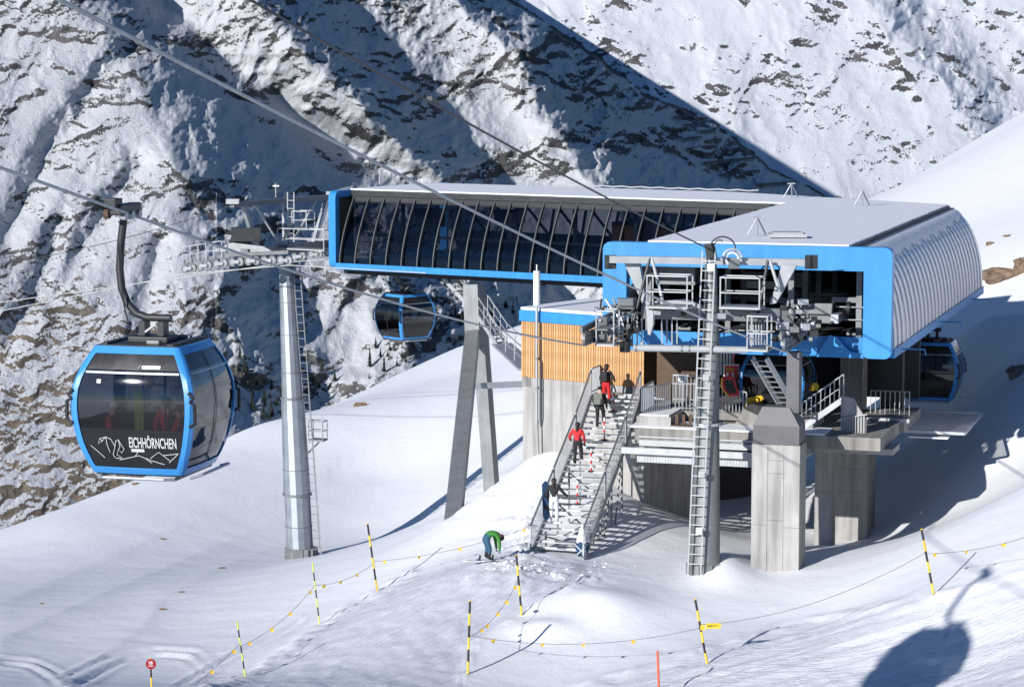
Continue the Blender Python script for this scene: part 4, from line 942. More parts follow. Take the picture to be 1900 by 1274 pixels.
cage(None, T0, TP(1106, 640, -1.0), _lR, _aR, .68, .8, 1.3, tower); cage(None, T0, TP(1386, 650, -1.0), _lR, _aR, .76, .8, 1.3, tower)
def grille(x0, y0, w_, h_, n, dd, name='guard_bar', m=M_STEEL):
    for k in range(n):
        x = x0 + w_ * k / (n - 1); TB().beam(TP(x, y0 + h_, dd), TP(x, y0, dd), .055).build(name, m, tower)
    TB().beam(TP(x0, y0, dd), TP(x0 + w_, y0, dd), .05).build('guard_top', m, tower)
grille(1147, 580, 44, 62, 6, .2); grille(1228, 590, 28, 48, 4, .4); grille(1392, 590, 26, 50, 6, .4)
# sheave trains, along the rope
def sheaves(start, n, gap, r, parent, o_, axis_, dirv, up_curve=0.):
    ts = []
    for k in range(n):
        c = Vector(start) + Vector(dirv) * gap * k + UZ * (up_curve * (k / (n - 1)) ** 2)
        wobj = MB(None, o_).disc(c, axis_, r, .1, 18, r * .68).build('sheave', M_STEELD, parent); MB(None, o_).disc(c, axis_, r * .66, .05, 14).disc(c, axis_, r * .22, .14, 8).build('hub', M_STEEL, wobj); ts.append(c)
    return ts
rs_dir = (_aR * .99 + UZ * -.02).normalized()
cR = sheaves(TP(1456, 640, -1.2), 11, .52, .27, tower, T0, _lR, rs_dir, .25); cL = sheaves(TP(1086, 628, -1.4), 11, .52, .26, tower, T0, _lR, rs_dir, .2)
for cc in (cR, cL):
    for k in range(0, 10, 2): TB().beam(cc[k] - _lR * .13 + UZ * .05, cc[k + 1] - _lR * .13 + UZ * .05, .04, .16).build('rocker', M_STEEL, tower)
    TB().beam(cc[0] - _lR * .16 + UZ * .3, cc[9] - _lR * .16 + UZ * .42, .1, .22).build('sheave_beam', M_STEELD, tower)
TB().beam(cc[0] + _lR * .6 + UZ * .35, cc[9] + _lR * .6 + UZ * .45, .5, .05).build('sheave_walkway', M_STEELD, tower)
_gear = random.Random(3)
for (ux, uy, uw, uh), n_ in (((1440, 566, 80, 66), 54), ((1100, 556, 92, 82), 50), ((1205, 575, 80, 16), 12), ((1335, 578, 50, 14), 9)):
    for k in range(n_):
        q = TP(ux + uw * _gear.random(), uy + uh * _gear.random(), _gear.uniform(-.7, .9)); m_ = _gear.choice((M_STEEL, M_STEELD, M_STEELD, M_DARK, M_BLACK)); z_ = _gear.uniform(.05, .13)
        if k % 3 == 0: TB().disc(q, _lR if k % 2 else UZ, z_ * .8, z_ * 1.1, 12).build('roller', m_, tower)
        elif k % 3 == 1: TB().beam(q - UZ * z_ * 1.6, q + UZ * z_ * 1.6 + _lR * _gear.uniform(-.3, .3), .07).build('strut', m_, tower)
        else: TB().box(q - Vector((z_ * _gear.uniform(.6, 1.8), z_, z_ * _gear.uniform(.5, 1.4))), q + Vector((z_ * 1.2, z_, z_))).build('gear_housing', m_, tower, bevel=.02)
for px, py, s in ((1452, 604, (.5, .3, .3)), (1494, 606, (.36, .3, .26)), (1476, 578, (.5, .3, .16)), (1120, 600, (.42, .4, .5)), (1160, 560, (.6, .5, .28)), (1490, 560, (.4, .3, .2)), (1116, 628, (.5, .5, .36))):
    q = TP(px, py, -.3); TB().box(q - Vector(s) / 2, q + Vector(s) / 2).build('control_box', M_STEEL if px > 1300 else M_STEELD, tower, bevel=.03)
TB().prism([TP(1150, 572, -.4), TP(1175, 552, -.4), TP(1178, 574, -.4)], _aR * .5).build('hood', M_STEELD, tower)
TB().prism([TP(1198, 560, -.6), TP(1212, 560, -.6), TP(1212, 600, -.6), TP(1206, 622, -.6), TP(1202, 620, -.6)], _aR * .25).build('arm_bracket', M_LIGHT, tower)
TB().box(TP(1319, 496, -.7) + Vector((-.14, 0, -.14)), TP(1319, 496, -.7) + Vector((.14, .02, .14))).build('number_plate', M_WHITE, tower)
TB().beam(TP(1316, 452, -.3), TP(1321, 478, -.3), .3, .3).build('cable_head', M_BLACK, tower)
def arc(c, rx, rz, t0, t1, n, dd=-.35):
    return [TP(c[0] + rx * math.cos(math.radians(t0 + (t1 - t0) * k / n)), c[1] - rz * math.sin(math.radians(t0 + (t1 - t0) * k / n)), dd) for k in range(n + 1)]
TB().tube(arc((1341, 462), 24, 23, 180, -20, 12), .035, 6).build('cable_loop', M_CABLE, tower)
TB().tube(arc((1335, 470), 12, 25, 180, 60, 8), .025, 6).build('cable_loop', M_CABLE, tower)
TB().tube(arc((1359, 478), 17, 16, 180, 0, 10), .05, 6).build('return_pulley', M_LIGHT, tower)
TB().disc(TP(1359, 480, -.3), _aR, .28, .1, 16, .2).build('return_pulley', M_LIGHT, tower)
q = TP(1362, 486, -.4); TB().box(q + Vector((-.2, -.1, -.25)), q + Vector((.2, .1, .1))).build('winch', M_STEELD, tower)
q0, q1 = TP(1396, 664, .6), TP(1452, 760, 2.5)                                     # service stair from the pillar shoe up to the tower walkway
for o_ in (Vector(), _lR * .55): TB().beam(q0 + o_, q1 + o_, .09, .2).build('stringer', M_STEEL, tower)
for k in range(10): p = q0.lerp(q1, (k + .5) / 10); TB().beam(p, p + _lR * .55, .16, .035).build('tread', M_STEELD, tower)

# ---- far left tower
V0 = on_ground(560, 1034); V0.z -= .2; VD = V0.y * CP - V0.z * SP
tower2 = empty('lift_tower', V0); tag(tower2, 'silvery tubular lift tower with caged side step standing alone on the left snowfield', 'lift tower')
def VP(px, py, dd=0.): return P(px, py, VD + dd)
def VB(): return MB(None, V0)
axp = lambda y: 557 - (1030 - y) * (557 - 531) / 540.
M_GALV = mat('spangled_galvanised_tube', (.27, .30, .33), .48, .45, .2, .9, .04, 20)
mm = V0; k_ = VD / FPX
for (ya, ra), (yb, rb_) in (((1040, 25), (918, 24)), ((918, 25.5), (740, 21.5)), ((740, 20), (486, 13.5))):
    VB().tube([VP(axp(ya), ya), VP(axp((ya + yb) / 2), (ya + yb) / 2), VP(axp(yb), yb)], [ra * k_, (ra + rb_) / 2 * k_, rb_ * k_], 14).build('mast', M_GALV, tower2)
for y, r in ((916, 27.5), (738, 23)): VB().disc(VP(axp(y), y), UZ, r * k_, .12, 20).build('flange', M_STEELD, tower2)
for y, r in ((975, 25.2), (870, 24.7), (690, 19.4), (620, 17.4), (560, 15.8), (530, 15)): VB().disc(VP(axp(y), y), UZ, r * k_ + .012, .035, 20).build('seam_ring', M_STEELD, tower2)
for k in range(16):
    t = 2 * math.pi * k / 16; q = VP(559, 1026); d = Vector((math.cos(t), math.sin(t), 0)); VB().beam(q + d * 26 * k_ + UZ * -.5, q + d * 26 * k_ + UZ * .35, .06, .3).build('base_rib', M_STEELD, tower2)
ladder(tower2, V0, VP(588, 1028, -.3), VP(549, 480, -.3), (.9, -.4, 0), .45, .45, M_STEELD)
VB().tube([VP(597, 1028, -.2), VP(556, 500, -.2)], .02, 6).build('fall_arrest_wire', M_STEEL, tower2)
cage(None, V0, VP(573, 817, -.3), (1, -.3, 0), (.3, 1, 0), .85, .7, 1.1, tower2, m=M_STEELD)
VB().beam(VP(572, 840, 0), VP(592, 820, 0), .08).build('bracket', M_STEELD, tower2)
_oL = -_lL; arm = _nL
# cross-arm top beam (perpendicular to the rope), uprights, lower walkway
ac = VP(531, 372); 
VB().beam(ac - arm * 5.0, ac + arm * 4.6, .3, .28).build('top_beam', M_STEELD, tower2)
for s in (-4.9, 4.5): VB().box(ac + arm * s + Vector((-.35, -.3, .05)), ac + arm * s + Vector((.35, .3, .32))).build('pulley_box', M_LIGHT, tower2)
lc = VP(531, 462)
VB().beam(lc - arm * 3.9, lc + arm * 3.9, .5, .5).build('cross_arm', M_STEELD, tower2)
for s in (-1, 1):
    VB().beam(ac + arm * 4.0 * s, lc + arm * 2.6 * s, .26, .26).build('upright', M_STEEL, tower2)
    VB().beam(ac + arm * 3.0 * s, lc + arm * .3 * s, .1).build('brace_tube', M_LIGHT, tower2)
for s in (-1, 1): VB().beam(lc + arm * .25 * s, ac + arm * .3 * s, .12).build('upright', M_LIGHT, tower2)
ladder(tower2, V0, lc + Vector((.3, -.5, 0)), ac + Vector((.3, -.5, .5)), _lL, .45, .45)
cage(None, V0, lc + Vector((-.4, -.9, .1)), _lL, _nL, 3.2, .8, 1.15, tower2); cage(None, V0, lc + Vector((.4, -.7, 1.2)), _lL, _nL, 1.0, .8, 1.0, tower2)
VB().tube([VP(512, 366), VP(511, 340)], .03, 6).build('wind_mast', M_LIGHT, tower2); VB().beam(VP(506, 345), VP(518, 345), .08).build('wind_vane', M_WHITE, tower2)
VB().tube([P(520 + 10 * math.cos(t), 366 - 12 * math.sin(t), VD) for t in [math.pi * k / 8 for k in range(9)]], .03, 6).build('cable_loop', M_CABLE, tower2)
trd = (_oL * .985 + UZ * -.02).normalized()
near0 = lc - arm * 3.9 + UZ * -.25 + _lL * 3.1
tn = sheaves(near0, 14, .56, .25, tower2, V0, arm, trd, -.65); tf = sheaves(near0 + arm * 7.8, 10, .60, .25, tower2, V0, arm, trd, -.45)
for cc in (tn, tf):
    for k in range(0, len(cc) - 1, 2): VB().beam(cc[k] - arm * .14, cc[k + 1] - arm * .14, .05, .18).build('rocker', M_STEEL, tower2)
    VB().beam(cc[0] + UZ * .45, cc[len(cc) // 2] + UZ * .42, .16, .2).build('sheave_beam', M_STEELD, tower2)
    VB().beam(cc[len(cc) // 2] + UZ * .42, cc[-1] + UZ * .42, .16, .2).build('sheave_beam', M_STEELD, tower2)
b = VB()
for k in range(6): q = tn[8 + k] - arm * .25 + UZ * .35; b.beam(q, q + UZ * .9, .05)
b.beam(tn[8] - arm * .25 + UZ * 1.25, tn[13] - arm * .25 + UZ * 1.25, .05).beam(tn[8] - arm * .25 + UZ * .8, tn[13] - arm * .25 + UZ * .8, .04); b.build('walkway_railing', M_STEEL, tower2)
VB().prism([lc - arm * 3.7 + _lL * -2.6, lc - arm * 3.7 + _lL * 2.2, lc - arm * 3.7 + _lL * 1.2 + UZ * .42, lc - arm * 3.7 + _lL * -1.0 + UZ * .55], arm * .15).build('arm_plate', M_STEEL, tower2)
q = lc - arm * 3.4 + UZ * 1.0 + _lL * -.6; VB().box(q + Vector((-.5, -.4, -.35)), q + Vector((1.1, .4, .4))).build('control_box', M_DARK, tower2)

# ================================================================== ROPES
def catenary(a, c, sag, n=24):
    a, c = Vector(a), Vector(c); return [a.lerp(c, k / n) - UZ * (4 * sag * (k / n) * (1 - k / n)) for k in range(n + 1)]
def rope(pts, r, label, cat='rope', name='haul_rope', m=M_ROPE, group=None):
    o_ = pts[0]; o = MB(None, o_).tube(pts, r, 8).build(name, m, None, smooth=True); o.location = o_; tag(o, label, cat, group); return o
GRIP = P(240, 397, 52.8)
a1 = cL[0] - UZ * .26; rope([P(-420, 140, 36), P(0, 311, 44.5), GRIP] + catenary(GRIP, a1, .35)[1:] + [cL[9] - UZ * .28, cL[9] - UZ * .3 + _aR * 9], .033, 'grey haul rope that carries the large gondola cabin down to the tower')
a2 = cR[0] - UZ * .26; r2 = P(110, 0, 33); ext = r2 + (r2 - a2) * .12
rope([ext] + catenary(r2, a2, .25) + [cR[9] - UZ * .26, cR[9] - UZ * .3 + _aR * 9], .033, 'thick pale haul rope crossing the upper left of the picture above the station')
e0 = tn[-1] - UZ * .27; rope([P(-160, 612, VD + 22), P(0, 577, VD + 14), e0, tn[0] - UZ * .27, tn[0] - UZ * .3 + _lL * 9], .026, 'lower thin haul rope running left from the far tower')
e1 = tf[-1] - UZ * .27; rope([P(-160, 598, VD + 30), P(0, 561, VD + 22), e1, tf[0] - UZ * .27, tf[0] - UZ * .3 + _lL * 7], .026, 'upper thin haul rope running left from the far tower')
rope(catenary(P(440, -14, 46), TP(1316, 462, -.3), .15), .03, 'dark signal cable slanting down to the head of the front tower', 'cable', 'signal_cable', M_CABLE)
ce = ac - arm * 4.9; rope(catenary(ce, P(-20, 492, VD + 18), .4), .02, 'thin dark cable leaving the far tower top beam to the left', 'cable', 'signal_cable', M_CABLE)
q = P(802, 186, 64); o = MB(None, q).beam(P(797, 183, 63.8), P(809, 191, 64.4), .13, .1).build('cable_splice', M_CABLE, None); o.location = q; tag(o, 'small dark splice box on the signal cable against the mountain', 'cable splice')
# ================================================================== GONDOLA CABINS
ZP = (0, .12, .3, .6, .95, 1.3, 1.6, 1.9, 2.15, 2.32, 2.44)
HX = (.86, .92, 1.0, 1.10, 1.17, 1.2, 1.18, 1.10, .98, .88, .80)
HY = (.84, .90, .97, 1.05, 1.11, 1.13, 1.11, 1.04, .94, .86, .79)
def hx(z): return float(np.interp(z, ZP, HX))
def hy(z): return float(np.interp(z, ZP, HY))
M_PANEL = mat('black_gloss_panel', (.018, .018, .02), .25, 0, .2, 2.)
M_CROOF = mat('cabin_roof_black', (.03, .031, .033), .5, .1, .3, 3.)
M_PRINT = mat('pale_print', (.55, .56, .57), .6, 0, .05, 5.)
def face_pt(face, u, z, off=0.):
    """point on a cabin side: face 0 front, 1 right, 2 back, 3 left; u across, z up, off outwards"""
    a, b = hx(z), hy(z); bow = .05 * (1 - (u / max(.1, (a if face % 2 == 0 else b))) ** 2)
    if face == 0: return Vector((u, -b - off - bow, z))
    if face == 2: return Vector((-u, b + off + bow, z))
    if face == 1: return Vector((a + off + bow, u, z))
    return Vector((-a - off - bow, -u, z))
def face_half(face, z): return hx(z) if face % 2 == 0 else hy(z)
def panel(face, z0, z1, inset, off=0., nz=8, nu=6, u0=-1., u1=1.):
    rows = []
    for k in range(nz + 1):
        z = z0 + (z1 - z0) * k / nz; h = face_half(face, z) - inset
        rows.append([face_pt(face, h * (u0 + (u1 - u0) * j / nu), z, off) for j in range(nu + 1)])
    return rows
def thick(b, rows, t):
    """sheet with thickness t along its outward side"""
    b.strip(rows)
def make_cabin():
    r = empty('gondola_cabin')
    for f in range(4):
        ins = .115 if f % 2 == 0 else .09
        b = MB(); zz = list(np.linspace(.02, 2.42, 13))
        for sgn in (-1, 1):
            rows = []
            for z in zz:
                h = face_half(f, z); rows.append([face_pt(f, sgn * (h + .03), z, -.02), face_pt(f, sgn * (h - .02), z, .03), face_pt(f, sgn * (h - ins), z, .03), face_pt(f, sgn * (h - ins), z, -.04)])
            b.strip(rows)
        for z0, z1 in ((.02, .15), (2.29, 2.42)):
            rows = []
            for k in range(9):
                u = -1 + 2 * k / 8; rows.append([face_pt(f, u * (face_half(f, z0) - ins * .5), z0, -.03), face_pt(f, u * (face_half(f, z0) - ins * .5), z0, .031), face_pt(f, u * (face_half(f, z1) - ins * .5), z1, .031), face_pt(f, u * (face_half(f, z1) - ins * .5), z1, -.03)])
            b.strip(rows)
        fr = b.build('side_frame', M_BLUE2, r, smooth=True)
        MB().strip(panel(f, .90, 2.0, ins - .02)).build('window', M_CGLASS, r, smooth=True)
        MB().strip(panel(f, 2.0, 2.31, ins - .02, .004, 3)).build('top_band', M_PANEL, r, smooth=True)
        if f % 2 == 0: MB().strip(panel(f, .13, .90, ins - .02, .004)).build('lower_panel', M_PANEL, r, smooth=True)
        else:
            MB().strip(panel(f, .13, .90, ins - .02, .004)).build('lower_window', M_CGLASS, r, smooth=True)
            for u in (-.02, .02): MB().strip([[face_pt(f, u * 1.0 - .012, z, .02), face_pt(f, u + .012, z, .02)] for z in np.linspace(.2, 2.25, 9)]).build('door_seal', M_BLACK, r)
        MB().strip([[face_pt(f, u, 1.93, .02), face_pt(f, u, 1.965, .02)] for u in np.linspace(-.93, .93, 7) * (1 if f % 2 == 0 else .95)]).build('window_bar', M_STEEL, r)
    b = MB(); b.prism([(-.80, -.79, 2.38), (.80, -.79, 2.38), (.80, .79, 2.38), (-.80, .79, 2.38)], (0, 0, .055)); b.build('roof', M_CROOF, r)
    for sx in (-1, 1): MB().beam((sx * .66, -.8, 2.45), (sx * .66, .8, 2.45), .12, .04).build('roof_rail', M_CROOF, r)
    MB().box((-.4, -.3, 2.435), (.4, .3, 2.54)).build('roof_mechanism', M_DARK, r, bevel=.02)
    for x0, y0 in ((-.55, .5), (.3, .45), (.1, -.6)): MB().box((x0, y0, 2.435), (x0 + .26, y0 + .14, 2.51)).build('door_actuator', M_STEELD, r, bevel=.02)
    MB().prism([(-.85, -.82, -.02), (.85, -.82, -.02), (.85, .82, -.02), (-.85, .82, -.02)], (0, 0, .07)).build('floor', M_DARK, r)
    for sx in (-1, 1): MB().tube([(sx * .75, -.95, -.06), (sx * .75, .95, -.06)], .035, 8).build('skid', M_STEELD, r)
    for sy in (-1, 1): MB().tube([(-.75, sy * .93, -.05), (-.6, sy * 1.06, -.04), (.6, sy * 1.06, -.04), (.75, sy * .93, -.05)], .03, 8).build('skid', M_STEEL, r)
    MB().tube([(1.02, -.8, -.04), (1.22, -.7, .02), (1.22, .7, .02), (1.02, .8, -.04)], .03, 8).build('ski_tray', M_STEEL, r)
    for sx in (-1, 1):
        MB().box((sx * .95 - .2, -.85, .42), (sx * .95 + .0 if sx > 0 else sx * .95 + .2, .85, .5)).build('bench', M_BLACK, r)
        MB().box((sx * 1.05 - .03, -.8, .55), (sx * 1.05 + .03, .8, .95)).build('bench_back', M_BLACK, r)
    for x in (-.35, .1): MB().tube([(x, .3, .03), (x, .3, 2.4)], .022, 8).build('grab_pole', M_BLUE2, r)
    for sx in (-1, 1):
        for f in (0, 2):
            pts = []
            for z, o in ((1.62, .03), (1.52, .12), (1.45, .05), (1.40, .13), (1.05, .15), (.98, .05)):
                h = face_half(f, z); pts.append(face_pt(f, sx * (h - .02 + (o - .03)), z, .05))
            MB().tube(pts, .035, 7).build('bumper', M_BLACK, r)
    # hanger and grip
    path = [Vector(p) for p in ((.36, 0, 2.88), (-.12, 0, 2.88), (-.34, 0, 2.95), (-.52, 0, 3.14), (-.63, 0, 3.42), (-.665, 0, 3.8), (-.63, 0, 4.3), (-.55, 0, 4.86))]
    b = MB(); b.tube(path, .075, 10)
    hg = b.build('hanger', M_CROOF, r, smooth=True)
    for x in (-.18, .2): MB().box((x - .06, -.14, 2.55), (x + .06, .14, 2.82)).build('damper', M_DARK, hg)
    MB().beam((-.1, -.16, 2.62), (.12, -.16, 2.78), .035).build('damper_rod', M_LIGHT, hg)
    MB().tube([(-.62, -.14, 4.3), (-.58, -.15, 3.6), (-.52, -.16, 3.1), (-.4, -.2, 2.7), (-.3, -.2, 2.55)], .012, 6).build('cable', M_BLACK, hg)
    g = MB().box((-.64, -.5, 4.84), (-.40, .5, 5.04)).build('grip', M_CROOF, r, bevel=.03)
    MB().box((-.70, -.62, 4.98), (-.46, -.28, 5.16)).build('grip_lever', M_BLACK, g, bevel=.02)
    for y in (-.32, .02, .36): MB().disc((-.42, y, 4.82), (1, 0, 0), .08, .1, 12).build('grip_roller', M_LIGHT, g)
    MB().disc((-.72, -.42, 4.86), (1, 0, 0), .09, .1, 12).build('guide_roller', M_WOODD, g)
    return r
def txt_mesh(s, size):
    c = bpy.data.curves.new('t', 'FONT'); c.body = s; c.size = size; c.offset = .018; c.align_x = 'LEFT'; o = bpy.data.objects.new('t', c); COL.objects.link(o)
    dg = bpy.context.evaluated_depsgraph_get(); me = bpy.data.meshes.new_from_object(o.evaluated_get(dg)); bpy.data.objects.remove(o); bpy.data.curves.remove(c); return me
def flat_text(s, name, parent, x0, x1, z0, z1, fn, m):
    """lettering stretched into x0..x1, z0..z1 and laid on a surface by fn(x, z)"""
    me = txt_mesh(s, 1.); co = np.array([v.co[:] for v in me.vertices]); lo, hi = co.min(0), co.max(0)
    for v in me.vertices:
        x = x0 + (v.co.x - lo[0]) / (hi[0] - lo[0]) * (x1 - x0); z = z0 + (v.co.y - lo[1]) / (hi[1] - lo[1]) * (z1 - z0); v.co = fn(x, z)
    me.name = name; me.materials.clear(); me.materials.append(m); return link_mesh(name, me, parent)
cab_proto = make_cabin()
CS = 1.1
def place_cabin(c, loc, rz, label):
    c.location = loc; c.rotation_euler = (0, 0, rz); c.scale = (CS,) * 3; tag(c, label, 'gondola cabin', 'blue framed gondola cabins'); return c
rz1 = -math.atan2(a1.x - GRIP.x, a1.y - GRIP.y)
R1 = Matrix.Rotation(rz1, 3, 'Z')
cabs = [copy_tree(cab_proto) for k in range(3)]
near = place_cabin(cab_proto, GRIP - R1 @ Vector((-.45, 0, 4.84)) * CS, rz1, 'large blue framed gondola cabin lettered EICHHÖRNCHEN hanging in the left foreground')
ff = lambda x, z: face_pt(0, x, z, .03)
flat_text('EICHHÖRNCHEN', 'lettering', near, -.05, .88, .55, .80, ff, M_PRINT)
MB().strip([[ff(x, .47), ff(x, .53)] for x in (-.02, .1, .24)]).build('print_bar', M_PRINT, near)
def line_art(pts, name='print_line', r=.008, dx=0.):
    MB().tube([ff(x + dx, z) for x, z in pts], r, 5).build(name, M_PRINT, near)
for pts in (((-.98, .70), (-1.02, .6), (-.93, .66), (-.85, .74), (-.75, .70), (-.68, .56), (-.74, .40), (-.70, .33)), ((-.93, .66), (-.98, .70), (-.85, .74)), ((-.85, .74), (-.84, .60), (-.80, .45)),
            ((-.66, .66), (-.60, .70), (-.55, .60), (-.50, .52), (-.56, .44), (-.62, .50), (-.66, .40), (-.56, .34), (-.68, .33)), ((-.66, .66), (-.68, .56)), ((-.60, .70), (-.58, .56), (-.62, .50))): line_art(pts, dx=.34)
for pts in (((-1.04, .56), (-.92, .46), (-.78, .33)), ((-.48, .30), (-.08, .40), (.02, .36), (.16, .26)), ((.06, .36), (.12, .32), (.4, .24)), ((.14, .35), (.32, .48), (.52, .32)), ((.40, .42), (.70, .46)), ((.50, .28), (.70, .46)), ((-.16, .38), (-.08, .48))): line_art(pts, r=.007, dx=.2)
MB().strip([[ff(x, 2.03), ff(x, 2.09)] for x in (.20, .38, .56)]).build('sticker', M_WHITE, near)
MB().strip([[ff(x, 1.75), ff(x, 1.82)] for x in (-.68, -.6)]).build('sticker', M_WHITE, near)
line_art(((.13, 2.03), (.17, 2.1), (.21, 2.03)), 'sticker')
q = P(752, 627, 150); place_cabin(cabs[0], q, math.radians(40), 'gondola cabin hanging under the glass wing between tower and support leg')
q = P(1728, 738, 116.5); place_cabin(cabs[1], q, -math.radians(16.5), 'shaded gondola cabin leaving under the right edge of the station roof')
q = P(1441, 776, 104.2); q.z = max(q.z, ZF + .08); place_cabin(cabs[2], q, -math.radians(16.5), 'gondola cabin standing in the boarding bay behind the service ladder')

# ================================================================== PEOPLE
M_SKIN = mat('skin', (.55, .33, .25), .6, 0, .06, 10.)
M_BLKC = mat('black_cloth', (.02, .02, .022), .85, 0, .3, 8.)
M_WHTC = mat('white_cloth', (.74, .74, .75), .8, 0, .05, 8.)
M_GRNC = mat('green_cloth', (.045, .22, .03), .8, 0, .2, 8.)
M_TEAL = mat('teal_denim', (.03, .09, .15), .85, 0, .25, 8.)
M_GREYC = mat('grey_green_pack', (.16, .18, .15), .85, 0, .2, 8.)
M_HAIR = mat('dark_hair', (.025, .016, .012), .6, 0, .3, 20.)
M_NAVY = mat('navy_cloth', (.012, .05, .12), .8, 0, .15, 8.)
BASEJ = {'pelvis': (0, 0, .95, .155), 'spine': (0, .01, 1.15, .15), 'chest': (0, .0, 1.36, .165), 'neck': (0, .01, 1.50, .062), 'head': (0, .03, 1.60, .098), 'crown': (0, .02, 1.70, .085),
         'shoL': (-.19, 0, 1.41, .085), 'elbL': (-.28, -.02, 1.14, .066), 'wriL': (-.26, .14, .93, .05), 'hanL': (-.25, .20, .86, .045),
         'shoR': (.19, 0, 1.41, .085), 'elbR': (.28, -.02, 1.14, .066), 'wriR': (.26, .14, .93, .05), 'hanR': (.25, .20, .86, .045),
         'hipL': (-.10, 0, .90, .115), 'kneL': (-.115, .06, .50, .085), 'ankL': (-.12, 0, .12, .07), 'toeL': (-.13, .17, .06, .055),
         'hipR': (.10, 0, .90, .115), 'kneR': (.115, .06, .50, .085), 'ankR': (.12, 0, .12, .07), 'toeR': (.13, .17, .06, .055)}
BONES = [('pelvis', 'spine'), ('spine', 'chest'), ('chest', 'neck'), ('neck', 'head'), ('head', 'crown'), ('chest', 'shoL'), ('shoL', 'elbL'), ('elbL', 'wriL'), ('wriL', 'hanL'), ('chest', 'shoR'), ('shoR', 'elbR'), ('elbR', 'wriR'), ('wriR', 'hanR'),
         ('pelvis', 'hipL'), ('hipL', 'kneL'), ('kneL', 'ankL'), ('ankL', 'toeL'), ('pelvis', 'hipR'), ('hipR', 'kneR'), ('kneR', 'ankR'), ('ankR', 'toeR')]
def cls(n):
    if n in ('head', 'crown', 'neck'): return 0
    if n[:3] in ('spi', 'che', 'sho', 'elb', 'wri'): return 1
    if n[:3] == 'han': return 3
    if n[:3] in ('ank', 'toe'): return 4
    return 2
def person(label, loc, rz, jacket, pants, pose={}, hair='short', scale=1., glove=M_BLKC, boots=M_BLKC, hat=None):
    J_ = dict(BASEJ); J_.update({k: (*v, BASEJ[k][3]) if len(v) == 3 else v for k, v in pose.items()})
    root = empty('person', loc, rz); root.scale = (scale,) * 3; tag(root, label, 'person', 'skiers and snowboarders by the stairs')
    names = list(J_); me = bpy.data.meshes.new('body'); me.from_pydata([J_[n][:3] for n in names], [(names.index(a), names.index(c)) for a, c in BONES], [])
    o = bpy.data.objects.new('body', me); COL.objects.link(o)
    sk = o.modifiers.new('skin', 'SKIN'); sk.use_smooth_shade = True
    for k, n in enumerate(names):
        sv = me.skin_vertices[0].data[k]; sv.radius = (J_[n][3],) * 2; sv.use_root = n == 'pelvis'
    sb = o.modifiers.new('sub', 'SUBSURF'); sb.levels = 1; sb.render_levels = 1
    dg = bpy.context.evaluated_depsgraph_get(); m2 = bpy.data.meshes.new_from_object(o.evaluated_get(dg)); bpy.data.objects.remove(o)
    m2.name = 'body'; m2.materials.clear()
    for m in (M_SKIN, jacket, pants, glove, boots): m2.materials.append(m)
    C_ = np.array([J_[n][:3] for n in names]); kc = np.array([cls(n) for n in names]); mids, mk = [C_], [kc]
    for a, c in BONES:
        if cls(a) == cls(c): mids.append(((np.array(J_[a][:3]) + np.array(J_[c][:3])) / 2)[None]); mk.append(np.array([cls(a)]))
    C_, kc = np.concatenate(mids), np.concatenate(mk)
    for p in m2.polygons: p.material_index = int(kc[np.argmin(((C_ - np.array(p.center[:])) ** 2).sum(1))]); p.use_smooth = True
    body = link_mesh('body', m2, root)
    hd = Vector(J_['head'][:3]); cr = Vector(J_['crown'][:3]); upv = (cr - Vector(J_['neck'][:3])).normalized(); fw = Vector((0, 1, 0)); fw = (fw - upv * fw.dot(upv)).normalized()
    top_ = hd.lerp(cr, .55)
    def blob(name, c, rx, m, n=10, cut=-.2, back=0.):
        bm = bmesh.new(); bmesh.ops.create_uvsphere(bm, u_segments=12, v_segments=8, radius=1.)
        sx = upv.cross(fw)
        for v in bm.verts:
            z = max(v.co.z, cut); v.co = c + sx * v.co.x * rx[0] + fw * (v.co.y * rx[1] + back * min(0, z)) + upv * z * rx[2]
        me_ = bpy.data.meshes.new(name); bm.to_mesh(me_); bm.free(); me_.polygons.foreach_set('use_smooth', [True] * len(me_.polygons)); link_mesh(name, me_, root, m)
    blob('hat' if hat else 'hair', top_ + upv * .0 - fw * .012, (.115, .122, .118), hat or M_HAIR, cut=-.15)
    MB().tube([hd + fw * .085 + upv * .03, hd + fw * .125 - upv * .01, hd + fw * .09 - upv * .03], [.012, .018, .012], 6).build('nose', M_SKIN, root)
    MB().box(hd + fw * .09 + upv * .035 - Vector((.06, .012, .02)), hd + fw * .09 + upv * .035 + Vector((.06, .02, .02))).build('goggles', M_BLACK, root, bevel=.01)
    if hair == 'long': MB().tube([hd - fw * .07 + upv * .04, hd - fw * .12 - upv * .08, hd - fw * .13 - upv * .22], [.07, .08, .03], 8).build('long_hair', M_HAIR, root, smooth=True)
    for s in 'LR':
        h = Vector(J_['han' + s][:3]); d = (h - Vector(J_['wri' + s][:3])).normalized(); sx = d.cross(Vector((0, 1, .3))).normalized(); b = MB()
        for k, (ln, off) in enumerate(((.07, -.032), (.085, -.011), (.08, .011), (.06, .032))):
            p = h + d * .02 + sx * off; b.tube([p, p + d * ln * .55, p + d * ln * .8 + Vector((0, .03, 0))], .012, 5)
        b.tube([h - sx * .03, h - sx * .06 + d * .03, h - sx * .055 + d * .06], .013, 5); b.build('glove_fingers', glove, root)
    return root
def step_near(py, px):
    best = min(range(1, NST + 1), key=lambda k: abs(proj(*SF(Vector((0, pos[k][0] + .12, pos[k][1]))))[1] - py)); s0, z = pos[best]
    xs_ = [(abs(proj(*SF(Vector((x, s0 + .12, z))))[0] - px), x) for x in np.linspace(-.95, .95, 39)]; return SF(Vector((min(xs_)[1], s0 + .13, z + .01)))
